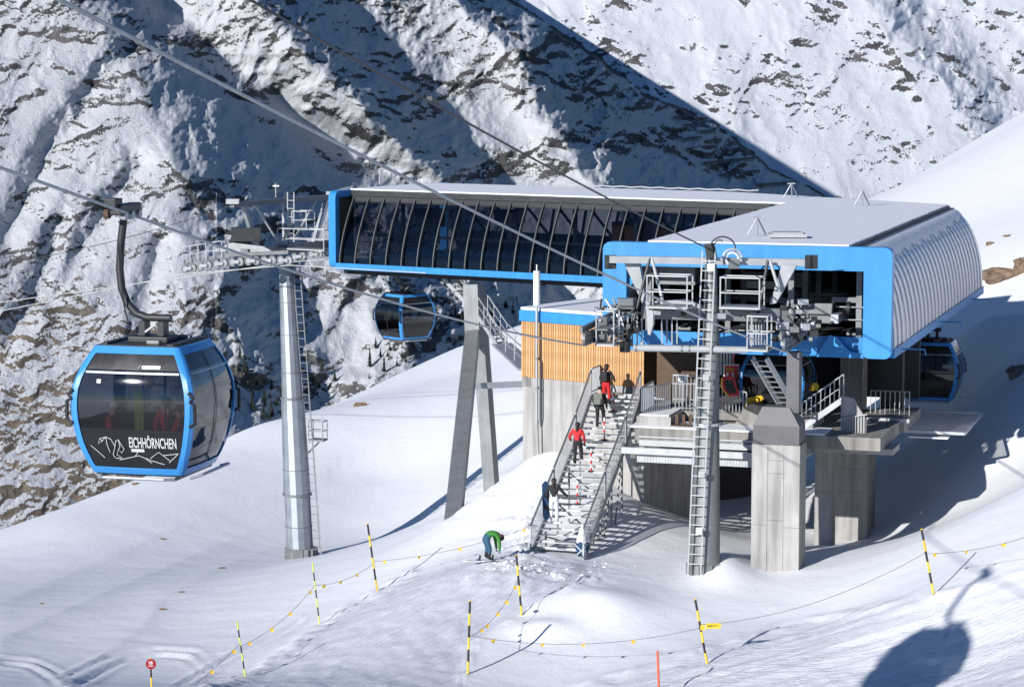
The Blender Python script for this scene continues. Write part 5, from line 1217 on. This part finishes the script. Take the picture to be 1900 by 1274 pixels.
face_up = -math.atan2(sdir.x, sdir.y)
climb = {'kneR': (.115, .2, .56), 'ankR': (.12, .16, .30), 'toeR': (.13, .33, .26)}
pr = person('skier in red jacket and black trousers climbing the staircase midway', step_near(868, 1072), face_up, M_RED, M_BLKC, {**climb, 'elbL': (-.34, -.06, 1.16), 'wriL': (-.33, .1, 1.02), 'hanL': (-.33, .17, .98)}, 'long')
pwh = person('snowboarder in black jacket and white trousers low on the staircase', step_near(974, 1027), face_up + .15, M_BLKC, M_WHTC, {'elbR': (.36, .02, 1.2), 'wriR': (.46, .16, 1.08), 'hanR': (.5, .24, 1.04), 'elbL': (-.3, .03, 1.15), 'wriL': (-.27, .05, .95), 'hanL': (-.26, .06, .87)}, 'long', boots=M_WHTC)
pbk = person('skier with grey-green backpack near the top of the staircase', step_near(800, 1113), face_up, M_BLKC, M_BLKC, climb, 'short', hat=M_BLKC)
MB().box((-.19, -.36, 1.02), (.19, -.14, 1.5)).build('backpack', M_GREYC, pbk, bevel=.06)
MB().box((-.14, -.43, 1.05), (.14, -.35, 1.3)).build('backpack_pocket', M_GREYC, pbk, bevel=.03)
ptop = person('skier in black jacket and red trousers topmost on the staircase', step_near(752, 1124), face_up - .2, M_BLKC, M_RED, {'elbR': (.34, .0, 1.18), 'wriR': (.3, .18, 1.05), 'hanR': (.27, .25, 1.02)}, 'long')
MB().box((-.17, -.32, 1.05), (.17, -.14, 1.46)).build('backpack', M_BLKC, ptop, bevel=.05)
bend = {'pelvis': (0, -.12, .86), 'spine': (0, .06, 1.0), 'chest': (0, .26, 1.02), 'neck': (0, .40, .96), 'head': (0, .48, .88), 'crown': (0, .55, .80),
        'shoL': (-.19, .28, 1.0), 'elbL': (-.22, .36, .72), 'wriL': (-.17, .38, .46), 'hanL': (-.15, .38, .38), 'shoR': (.19, .28, 1.0), 'elbR': (.22, .38, .72), 'wriR': (.17, .40, .44), 'hanR': (.15, .40, .36),
        'hipL': (-.10, -.10, .83), 'kneL': (-.15, .04, .47), 'ankL': (-.19, -.02, .14), 'toeL': (-.2, .15, .08), 'hipR': (.10, -.10, .83), 'kneR': (.15, .04, .47), 'ankR': (.19, -.02, .14), 'toeR': (.2, .15, .08)}
gb = on_ground(905, 1043); pg = person('snowboarder in green jacket bending down on the trampled snow', gb + Vector((0, 0, .03)), -math.radians(72), M_GRNC, M_TEAL, bend, 'short', hat=M_BLKC, scale=1.06)
def snowboard(loc, rz, tilt, label, m):
    b = MB(); n = 12; rows = []
    for k in range(n + 1):
        t = -1 + 2 * k / n; y = .78 * t; wd = .145 * (1 - max(0, abs(t) - .78) ** 2 * 14) ** .5 if abs(t) < .999 else .03; z = .18 * max(0, abs(t) - .8) ** 1.3
        rows.append([(-wd, y, z), (wd, y, z)])
    top = [Vector(r[0]) for r in rows] + [Vector(r[1]) for r in rows[::-1]]
    b.strip(rows); b.strip([[(x, y, z + .018) for x, y, z in r] for r in rows])
    b._add([Vector(p) for p in top] + [Vector(p) + Vector((0, 0, .018)) for p in top], [(i, (i + 1) % len(top), len(top) + (i + 1) % len(top), len(top) + i) for i in range(len(top))])
    r = empty('snowboard', loc); r.rotation_euler = tilt; tag(r, label, 'snowboard'); b.build('deck', m, r, smooth=True)
    for y in (-.25, .25): MB().box((-.1, y - .06, .02), (.1, y + .06, .05)).build('binding', M_BLACK, r, bevel=.015); MB().tube([(-.11, y - .05, .03), (-.1, y - .08, .2), (.1, y - .08, .2), (.11, y - .05, .03)], .02, 6).build('binding_highback', M_BLACK, r)
snowboard(gb + Vector((-.12, -.02, .05)), 0, (0, .05, math.radians(100)), 'snowboard on the snow under the green-jacketed snowboarder', M_WHTC)
q = step_near(972, 1027); snowboard(q + SF(Vector((-.33, 0, 0))) - SF(Vector((0, 0, 0))) + UZ * .84, 0, (math.radians(82), 0, face_up + .5), 'dark snowboard held upright by the snowboarder in white trousers', M_NAVY)
# cloth bundle at the stair foot
q = on_ground(1078, 1034); bd = empty('banner_bundle', q); tag(bd, 'folded white and navy cloth bundle standing at the foot of the staircase', 'banner')
prof_ = [(0, .16), (.12, .24), (.3, .29), (.48, .30), (.58, .24)]
MB().tube([(.02 * k, 0, z) for k, (z, r_) in enumerate(prof_)], [r_ for z, r_ in prof_], 10).build('navy_cloth', M_NAVY, bd, smooth=True)
b = MB(); vs_ = []
n = 16
rows = []
for z, r_ in ((.56, .25), (.8, .19), (1.05, .11), (1.3, .03)): rows.append([(.06 + r_ * (1 + .22 * math.cos(5 * t)) * math.cos(t), r_ * (1 + .22 * math.cos(5 * t)) * math.sin(t), z) for t in [2 * math.pi * k / n for k in range(n + 1)]])
b.strip(rows).build('white_cloth', M_WHTC, bd, smooth=True)
for s in (-1, 1): MB().tube([(-.24 * s, -.2, .5), (-.05 * s, -.31, .33), (.16 * s, -.24, .1)], .025, 6).build('strap', M_PRINT, bd)
# passengers of the near cabin
def rider(label, x, y, rz, jk):
    sit = {'pelvis': (0, 0, .58), 'spine': (0, .0, .78), 'chest': (0, .0, 1.0), 'neck': (0, .02, 1.14), 'head': (0, .05, 1.24), 'crown': (0, .04, 1.34), 'shoL': (-.19, 0, 1.05), 'elbL': (-.26, .08, .80), 'wriL': (-.15, .28, .70), 'hanL': (-.11, .34, .68),
           'shoR': (.19, 0, 1.05), 'elbR': (.26, .08, .80), 'wriR': (.15, .28, .70), 'hanR': (.11, .34, .68), 'hipL': (-.1, .05, .55), 'kneL': (-.12, .46, .52), 'ankL': (-.12, .46, .14), 'toeL': (-.12, .62, .08), 'hipR': (.1, .05, .55), 'kneR': (.12, .46, .52), 'ankR': (.12, .46, .14), 'toeR': (.12, .62, .08)}
    p = person(label, near.location + R1 @ Vector((x, y, .02)) * CS, rz1 + rz, jk, M_BLKC, sit, 'short', hat=M_WHTC if x < -.5 else M_BLKC); p['group'] = 'passengers in the near cabin'; return p
rider('passenger in red jacket seated on the left inside the near cabin', -.72, -.35, -math.pi / 2, M_RED)
rider('passenger in red jacket seated on the right inside the near cabin', .72, -.45, math.pi / 2, M_RED)
rider('passenger in red jacket seated in the rear middle of the near cabin', .05, .55, math.pi, M_RED)
ski = empty('ski_pair', near.location + R1 @ Vector((-.22, -.35, .1)) * CS, rz1); tag(ski, 'pair of yellow-green skis standing inside the near cabin', 'skis')
M_SKI = mat('yellow_green_ski', (.45, .5, .03), .4, 0, .1, 6.)
for x in (0, .1): MB().prism([(x - .045, 0, 0), (x + .045, 0, 0), (x + .05, 0, 1.45), (x + .02, -.05, 1.62), (x - .02, -.05, 1.62), (x - .05, 0, 1.45)], (0, .02, 0)).build('ski', M_SKI, ski)

# ================================================================== PISTE POLES, PENNANT LINES, SIGNS
M_NEON = mat('neon_yellow', (.62, .70, .05), .5, 0, .06, 5.)
POLE = {}
def pole(key, base, top, label, r=.04, bands=6, mats=None, drop=.25):
    g = on_ground(*base); d = g.y * CP - g.z * SP; t = P(top[0], top[1], d)
    e = empty('marker_pole', g); tag(e, label, 'marker pole', 'piste marker poles'); ax = t - g; mats = mats or (M_YEL, M_BLACK)
    MB().tube([-ax.normalized() * drop, Vector()], r * .98, 8).build('foot', mats[1], e)
    for k in range(bands): MB().tube([ax * k / bands, ax * (k + 1) / bands], r, 8).build('band', mats[k % 2], e)
    MB().tube([ax, ax * 1.015], r * 1.1, 8).build('cap', mats[0], e)
    POLE[key] = (g, t, d); return e
pole('A', (868, 1253), (872, 1115), 'tall black and yellow pole at the near corner of the trampled path')
pole('B', (968, 1142), (958, 1030), 'black and yellow pole in front of the staircase foot')
pole('C', (700, 1098), (682, 972), 'leaning black and yellow pole left of the path below the support leg')
pD = pole('D', (1312, 1228), (1290, 1112), 'leaning black and yellow pole with a yellow strip sign in the right foreground')
pole('E', (1732, 1108), (1710, 982), 'black and yellow pole farthest right below the shaded slope')
pole('F', (593, 1158), (580, 1045), 'thin neon yellow pole just right below the far tower foot', .026, 7, (M_NEON, M_BLACK))
pole('G', (455, 1257), (440, 1153), 'thin neon yellow pole lowest on the left snowfield', .026, 7, (M_NEON, M_BLACK))
pole('H', (1223, 1292), (1220, 1208), 'short thin orange-red stake at the bottom edge', .04, 3, (mat('signal_red', (.75, .12, .06), .5), mat('signal_red_b', (.72, .11, .06), .5)))
g, t, d = POLE['D']; m_ = P(1322, 1161, d - .1); sn = MB(None, g).box(m_ + Vector((-.22, 0, -.08)), m_ + Vector((.28, .02, .1))).build('strip_sign', M_YEL, pD)
for k in range(5): MB(None, g).box(m_ + Vector((-.16 + .08 * k, -.012, -.02 + .01 * k)), m_ + Vector((-.11 + .08 * k, -.002, .03 + .01 * (k % 2)))).build('sign_mark', M_BLACK, sn)
MB(None, g).box(P(1303, 1163, d - .06) + Vector((-.06, 0, -.1)), P(1303, 1163, d - .06) + Vector((.09, .02, .08))).build('clip_plate', M_YEL, pD)
# round red piste sign
g = on_ground(282, 1292); d = g.y * CP - g.z * SP; t = P(279, 1219, d); sp = empty('piste_sign', g); tag(sp, 'round red piste number sign on a yellow and black stake', 'sign')
for k in range(4): MB(None, g).tube([g.lerp(t, k / 4), g.lerp(t, (k + 1) / 4)], .03, 8).build('band', (M_YEL, M_YEL, M_BLACK, M_YEL)[k], sp)
c = P(280, 1231, d - .05); dk = MB(None, g).disc(c, (0, 1, .1), .17, .025, 24).build('disc', mat('sign_red', (.33, .012, .02), .5), sp)
flat_text('18', 'number', dk, -.06, .06, -.01, .10, lambda x, z: c - g + Vector((x, -.03, z)), M_WHITE)
MB(None, g).box(c + Vector((-.08, -.03, -.07)), c + Vector((.08, -.02, -.05))).build('number_bar', M_WHITE, dk)
M_FLAG = mat('yellow_pennant', (.78, .50, .04), .6, 0, .15, 6.)
def at_pole(k, py):
    g, t, d = POLE[k]; u = [(abs(proj(*g.lerp(t, s))[1] - py), s) for s in np.linspace(0, 1, 60)]; return g.lerp(t, min(u)[1])
def pennants(a, c, sag, flags, label, size=.135):
    pts = catenary(a, c, sag, 28); o_ = pts[0]; e = empty('pennant_line', o_); tag(e, label, 'pennant line', 'lines of small pennants between the poles')
    MB(None, o_).tube(pts, .008, 5).build('cord', M_CABLE, e)
    us_ = np.array([proj(*p)[0] for p in pts])
    for fx in flags:
        i = int(np.argmin(abs(us_ - fx))); p = pts[i] - o_; tw = .6 * (rnd.random() - .5); s = size * (.85 + .3 * rnd.random())
        MB().prism([p + Vector((-s / 2, 0, 0)), p + Vector((s / 2, tw * s, .01)), p + Vector((s * .42, tw * s * 1.4, -s * .75)), p + Vector((.02, .05, -s)), p + Vector((-s * .36, -tw * s, -s * .7))], (0, .012, 0)).build('pennant', M_FLAG, e)
stp = SF(Vector((-SWD / 2 - .1, pos[3][0], pos[3][1] + .4)))
pennants(at_pole('C', 1042), stp, .25, (712, 778, 848, 912, 970), 'pennant line from the leaning pole to the staircase railing')
pennants(at_pole('F', 1085), at_pole('C', 1045), .22, (601, 633, 662), 'short pennant line between neon pole and leaning pole')
pennants(at_pole('G', 1198), at_pole('F', 1085), .3, (462, 503, 540, 574), 'pennant line between the two thin neon poles')
pennants(P(330, 1290, POLE['G'][2] - 2), at_pole('G', 1192), .12, (350, 393, 433), 'pennant line running from the lower neon pole out of the bottom edge')
pennants(at_pole('A', 1180), at_pole('B', 1076), .35, (895, 904, 924, 940, 956), 'pennant line along the path between its two tall poles')
pennants(at_pole('A', 1178), at_pole('D', 1165), .42, (912, 1000, 1087, 1178), 'pennant line sagging across the foreground snow')
pennants(at_pole('D', 1158), at_pole('E', 1025), .5, (), 'bare cord rising from the strip-sign pole to the far right pole')
pennants(at_pole('E', 1026), P(1960, 975, POLE['E'][2] - 4), .22, (1738, 1793, 1864), 'pennant line from the far right pole to the right edge', .13)

# ================================================================== ROCKS, TREES, AVALANCHE BARRIERS
M_ROCKB = mat('brown_rock', (.13, .085, .055), .9, 0, .4, 1.5, .6, 6, col2=(.26, .19, .13))
M_ROCKG = mat('grey_rock', (.10, .095, .09), .9, 0, .4, 1.5, .6, 6, col2=(.24, .22, .20))
def rock(px, py, w_, h_, label, m=M_ROCKB, seed=0, dep=.7):
    g = on_ground(px, py); k = (g.y * CP - g.z * SP) / FPX; rr = random.Random(seed); bm = bmesh.new(); bmesh.ops.create_icosphere(bm, subdivisions=3, radius=1.)
    for v in bm.verts:
        n = v.co.copy(); f = 1 + .5 * float(pnoise(np.array([n.x * 1.7 + seed]), np.array([n.y * 1.7 + n.z * 1.3]), seed)[0]) + .25 * float(pnoise(np.array([n.x * 4 + n.z * 3]), np.array([n.y * 4 + seed]), seed + 3)[0])
        v.co = Vector((n.x * w_ * k / 2 * f, n.y * w_ * k / 2 * dep * f, n.z * h_ * k * .62 * f))
    me = bpy.data.meshes.new('rock'); bm.to_mesh(me); bm.free(); o = link_mesh('rock', me, None, m); o.location = g + Vector((0, 0, h_ * k * .05)); o.rotation_euler = (0, 0, .0); tag(o, label, 'rock', 'rocks poking out of the snow'); return o
rock(1862, 512, 84, 26, 'brown rock outcrop just right of the metal station wall', M_ROCKB, 1); rock(1905, 500, 50, 36, 'brown outcrop at the right edge above the shadow', M_ROCKB, 2)
rock(1838, 452, 18, 7, 'small brown stone upslope of the station roof edge', M_ROCKB, 3); rock(1872, 437, 22, 3, 'thin flat stone upslope near the right edge', M_ROCKB, 4)
rock(1890, 692, 52, 22, 'dark rock in the shaded slope at the right edge', M_ROCKG, 5); rock(668, 754, 26, 10, 'round lone boulder on the far snow crest beyond the tower', M_ROCKB, 6)
rock(252, 900, 14, 5, 'small stone on the snow crest below the large cabin', M_ROCKB, 7); rock(302, 1006, 10, 3, 'tiny brown stone high on the left slope break', M_ROCKB, 8)
rock(412, 1058, 14, 3, 'tiny stone at the upper end of the left snow ridge', M_ROCKB, 9); rock(338, 1102, 12, 3, 'tiny stone midway along the left snow ridge', M_ROCKB, 10)
rock(302, 1134, 14, 5, 'dark stone at the steep bend of the left snow ridge', M_ROCKB, 11); rock(78, 1126, 8, 3, 'tiny stone far left on the snow slope break', M_ROCKB, 12); rock(797, 650, 12, 10, 'small upright boulder on the far crest under the glass wing', M_ROCKG, 13)
rock(1205, 905, 34, 60, 'heap of grey rubble between staircase and dark undercroft', M_ROCKG, 14); rock(1615, 972, 12, 8, 'dark stone beside the rear concrete pillar', M_ROCKG, 15)
M_NEEDLE = mat('conifer_needles', (.022, .032, .024), .9, 0, .35, .8); M_BARK = mat('conifer_bark', (.06, .045, .035), .9)
def conifer_meshes(seed):
    rr = random.Random(seed); t = MB().tube([(0, 0, -.8), (0, 0, 4), (0, 0, 7.6)], [.16, .11, .03], 6); c = MB()
    for k in range(11):
        z = .9 + k * .62; R = 1.75 * (1 - k / 11.6) * (.85 + .3 * rr.random()); n = 11; cz = z + .75; vs_ = [Vector((0, 0, cz))]
        for j in range(2 * n):
            a = math.pi * j / n + k; r_ = R * (1.0 if j % 2 == 0 else .45) * (.7 + .5 * rr.random()); vs_.append(Vector((r_ * math.cos(a), r_ * math.sin(a), z - .35 * rr.random() - (.15 if j % 2 == 0 else 0))))
        c._add(vs_, [(0, j + 1, (j + 1) % (2 * n) + 1) for j in range(2 * n)])
    return t, c
cm = []
for s in range(3):
    t, c = conifer_meshes(s); e = empty('conifer_tree'); t.build('trunk', M_BARK, e); c.build('crown', M_NEEDLE, e); cm.append(e)
used = set()
spots = [(465, 705), (478, 722), (492, 715), (500, 738), (508, 722), (470, 742), (484, 752), (497, 762), (512, 748), (520, 735), (474, 770), (487, 778), (456, 690), (446, 662), (440, 690), (462, 764), (503, 778),
         (690, 690), (702, 672), (712, 684), (724, 668), (735, 680), (744, 660), (757, 676), (700, 655), (718, 648), (766, 655), (680, 700), (732, 648),
         (838, 600), (850, 590), (862, 606), (935, 570), (947, 580), (915, 590), (926, 604), (958, 566), (580, 702), (596, 716), (604, 695), (575, 730), (615, 705)]
grp = lambda x: ('dark conifer in the cluster left of the silver lift tower', 'conifers left of the far tower') if x < 530 else ('dark conifer on the lit flank right of the silver lift tower', 'conifers right of the far tower') if x < 640 else ('dark conifer on the slope below the hanging cabin', 'conifers under the glass wing') if x < 800 else ('dark conifer in shade behind the support leg', 'conifers behind the support leg')
ORD = ('', 'second', 'third', 'fourth', 'fifth', 'sixth', 'seventh', 'eighth', 'ninth', 'tenth', 'eleventh', 'twelfth', 'thirteenth', 'fourteenth', 'fifteenth', 'sixteenth', 'seventeenth', 'eighteenth')
gcount = {}
spots = sorted((px + rnd.uniform(-7, 7), py + rnd.uniform(-9, 7)) for px, py in spots)
for i, (px, py) in enumerate(spots):
    q = on_mountain(px, py); k = i % 3
    if k in used: e = copy_tree(cm[k])
    else: e = cm[k]; used.add(k)
    s = .45 + .8 * rnd.random() ** 1.3; e.location = q; e.scale = (s * rnd.uniform(.8, 1.2), s * rnd.uniform(.8, 1.2), s * rnd.uniform(.95, 1.3)); e.rotation_euler = (0, 0, rnd.random() * 6); l_, g_ = grp(px); n_ = gcount.get(g_, 0); gcount[g_] = n_ + 1; tag(e, ('leftmost ' if n_ == 0 else ORD[n_] + ' from left, ') + l_, 'conifer', g_)
M_BARR = mat('barrier_steel', (.03, .03, .035), .7)
for i, (x0, y0, x1, y1) in enumerate(sorted(((1335, 328, 1408, 320), (1402, 346, 1476, 341), (1305, 306, 1398, 296), (1265, 262, 1300, 258), (1310, 266, 1338, 262), (1275, 280, 1330, 274), (1240, 245, 1268, 242), (1270, 236, 1296, 233), (1285, 222, 1312, 220), (1250, 222, 1275, 219), (1340, 284, 1372, 278), (1300, 248, 1326, 245)), key=lambda b_: -b_[1])):
    a, c = on_mountain(x0, y0), on_mountain(x1, y1); n = max(3, int((c - a).length / 5)); a = a - Vector((0, 6, 0)); c = c - Vector((0, 6, 0)); b = MB(None, a); h = 2.2
    for k in range(n + 1): p = a.lerp(c, k / n); b.beam(p - UZ, p + UZ * h, .5)
    b.beam(a + UZ * h, c + UZ * h, .8, .9).beam(a + UZ * h * .5, c + UZ * h * .5, .6)
    o = b.build('avalanche_barrier', M_BARR, None); o.location = a
    tag(o, ('lowest' if i == 0 else ORD[i] + ' lowest') + ' dark avalanche barrier on the mountain flank above the station roof', 'avalanche barrier', 'avalanche barriers')

# clods of broken snow round the stair foot and along the path edges: too many and small to count
def snow_clods():
    rr = random.Random(5); V_, F_ = [], []
    bm = bmesh.new(); bmesh.ops.create_icosphere(bm, subdivisions=1, radius=1.); bv = [v.co.copy() for v in bm.verts]; bf = [[v.index for v in f.verts] for f in bm.faces]; bm.free()
    pts = []
    for k in range(270):
        if k < 190: px, py = rr.gauss(985, 55), rr.gauss(1058, 16)
        elif k < 270: px, py = rr.gauss(972, 16), rr.gauss(985, 34)
        elif k < 320: t = rr.random(); px, py = float(np.interp(t, [0, .3, .6, 1], [480, 590, 700, 800])) + rr.gauss(0, 7), float(np.interp(t, [0, .3, .6, 1], [1245, 1163, 1100, 1058])) + rr.gauss(0, 5)
        else: t = rr.random(); px, py = 860 + 110 * t + rr.gauss(0, 9), 1215 - 78 * t + rr.gauss(0, 7)
        if py > 1270: continue
        pts.append((px, py))
    D_ = []
    for px, py in pts:
        d = float(np.interp(py, [900, 980, 1046, 1100, 1160, 1250], [109, 103, 97, 97.5, 94, 88])); q = P(px, py, d)
        for it in range(4): z = float(ground0(q.x, q.y)[0]); a = P(px, py, 1.); d = z / a.z; q = P(px, py, d)
        D_.append((q.x, q.y))
    Z_ = ground_z([p[0] for p in D_], [p[1] for p in D_])
    for (x, y), z in zip(D_, Z_):
        if proj(x, y, z)[2] > 118: continue
        r = .02 + .06 * rr.random() ** 2.2; b0 = len(V_); sx, sy, sz = r * rr.uniform(.8, 1.7), r * rr.uniform(.8, 1.5), r * rr.uniform(.6, 1.)
        V_ += [(x + v.x * sx * rr.uniform(.8, 1.2), y + v.y * sy * rr.uniform(.8, 1.2), z + v.z * sz - r * .1) for v in bv]; F_ += [[b0 + i for i in f] for f in bf]
    me = bpy.data.meshes.new('snow_clods'); me.from_pydata(V_, [], F_); o = link_mesh('snow_clods', me, None, M_SNOW); tag(o, 'scattered clods of broken snow round the stair foot and path edges', 'snow', kind='stuff')
snow_clods()
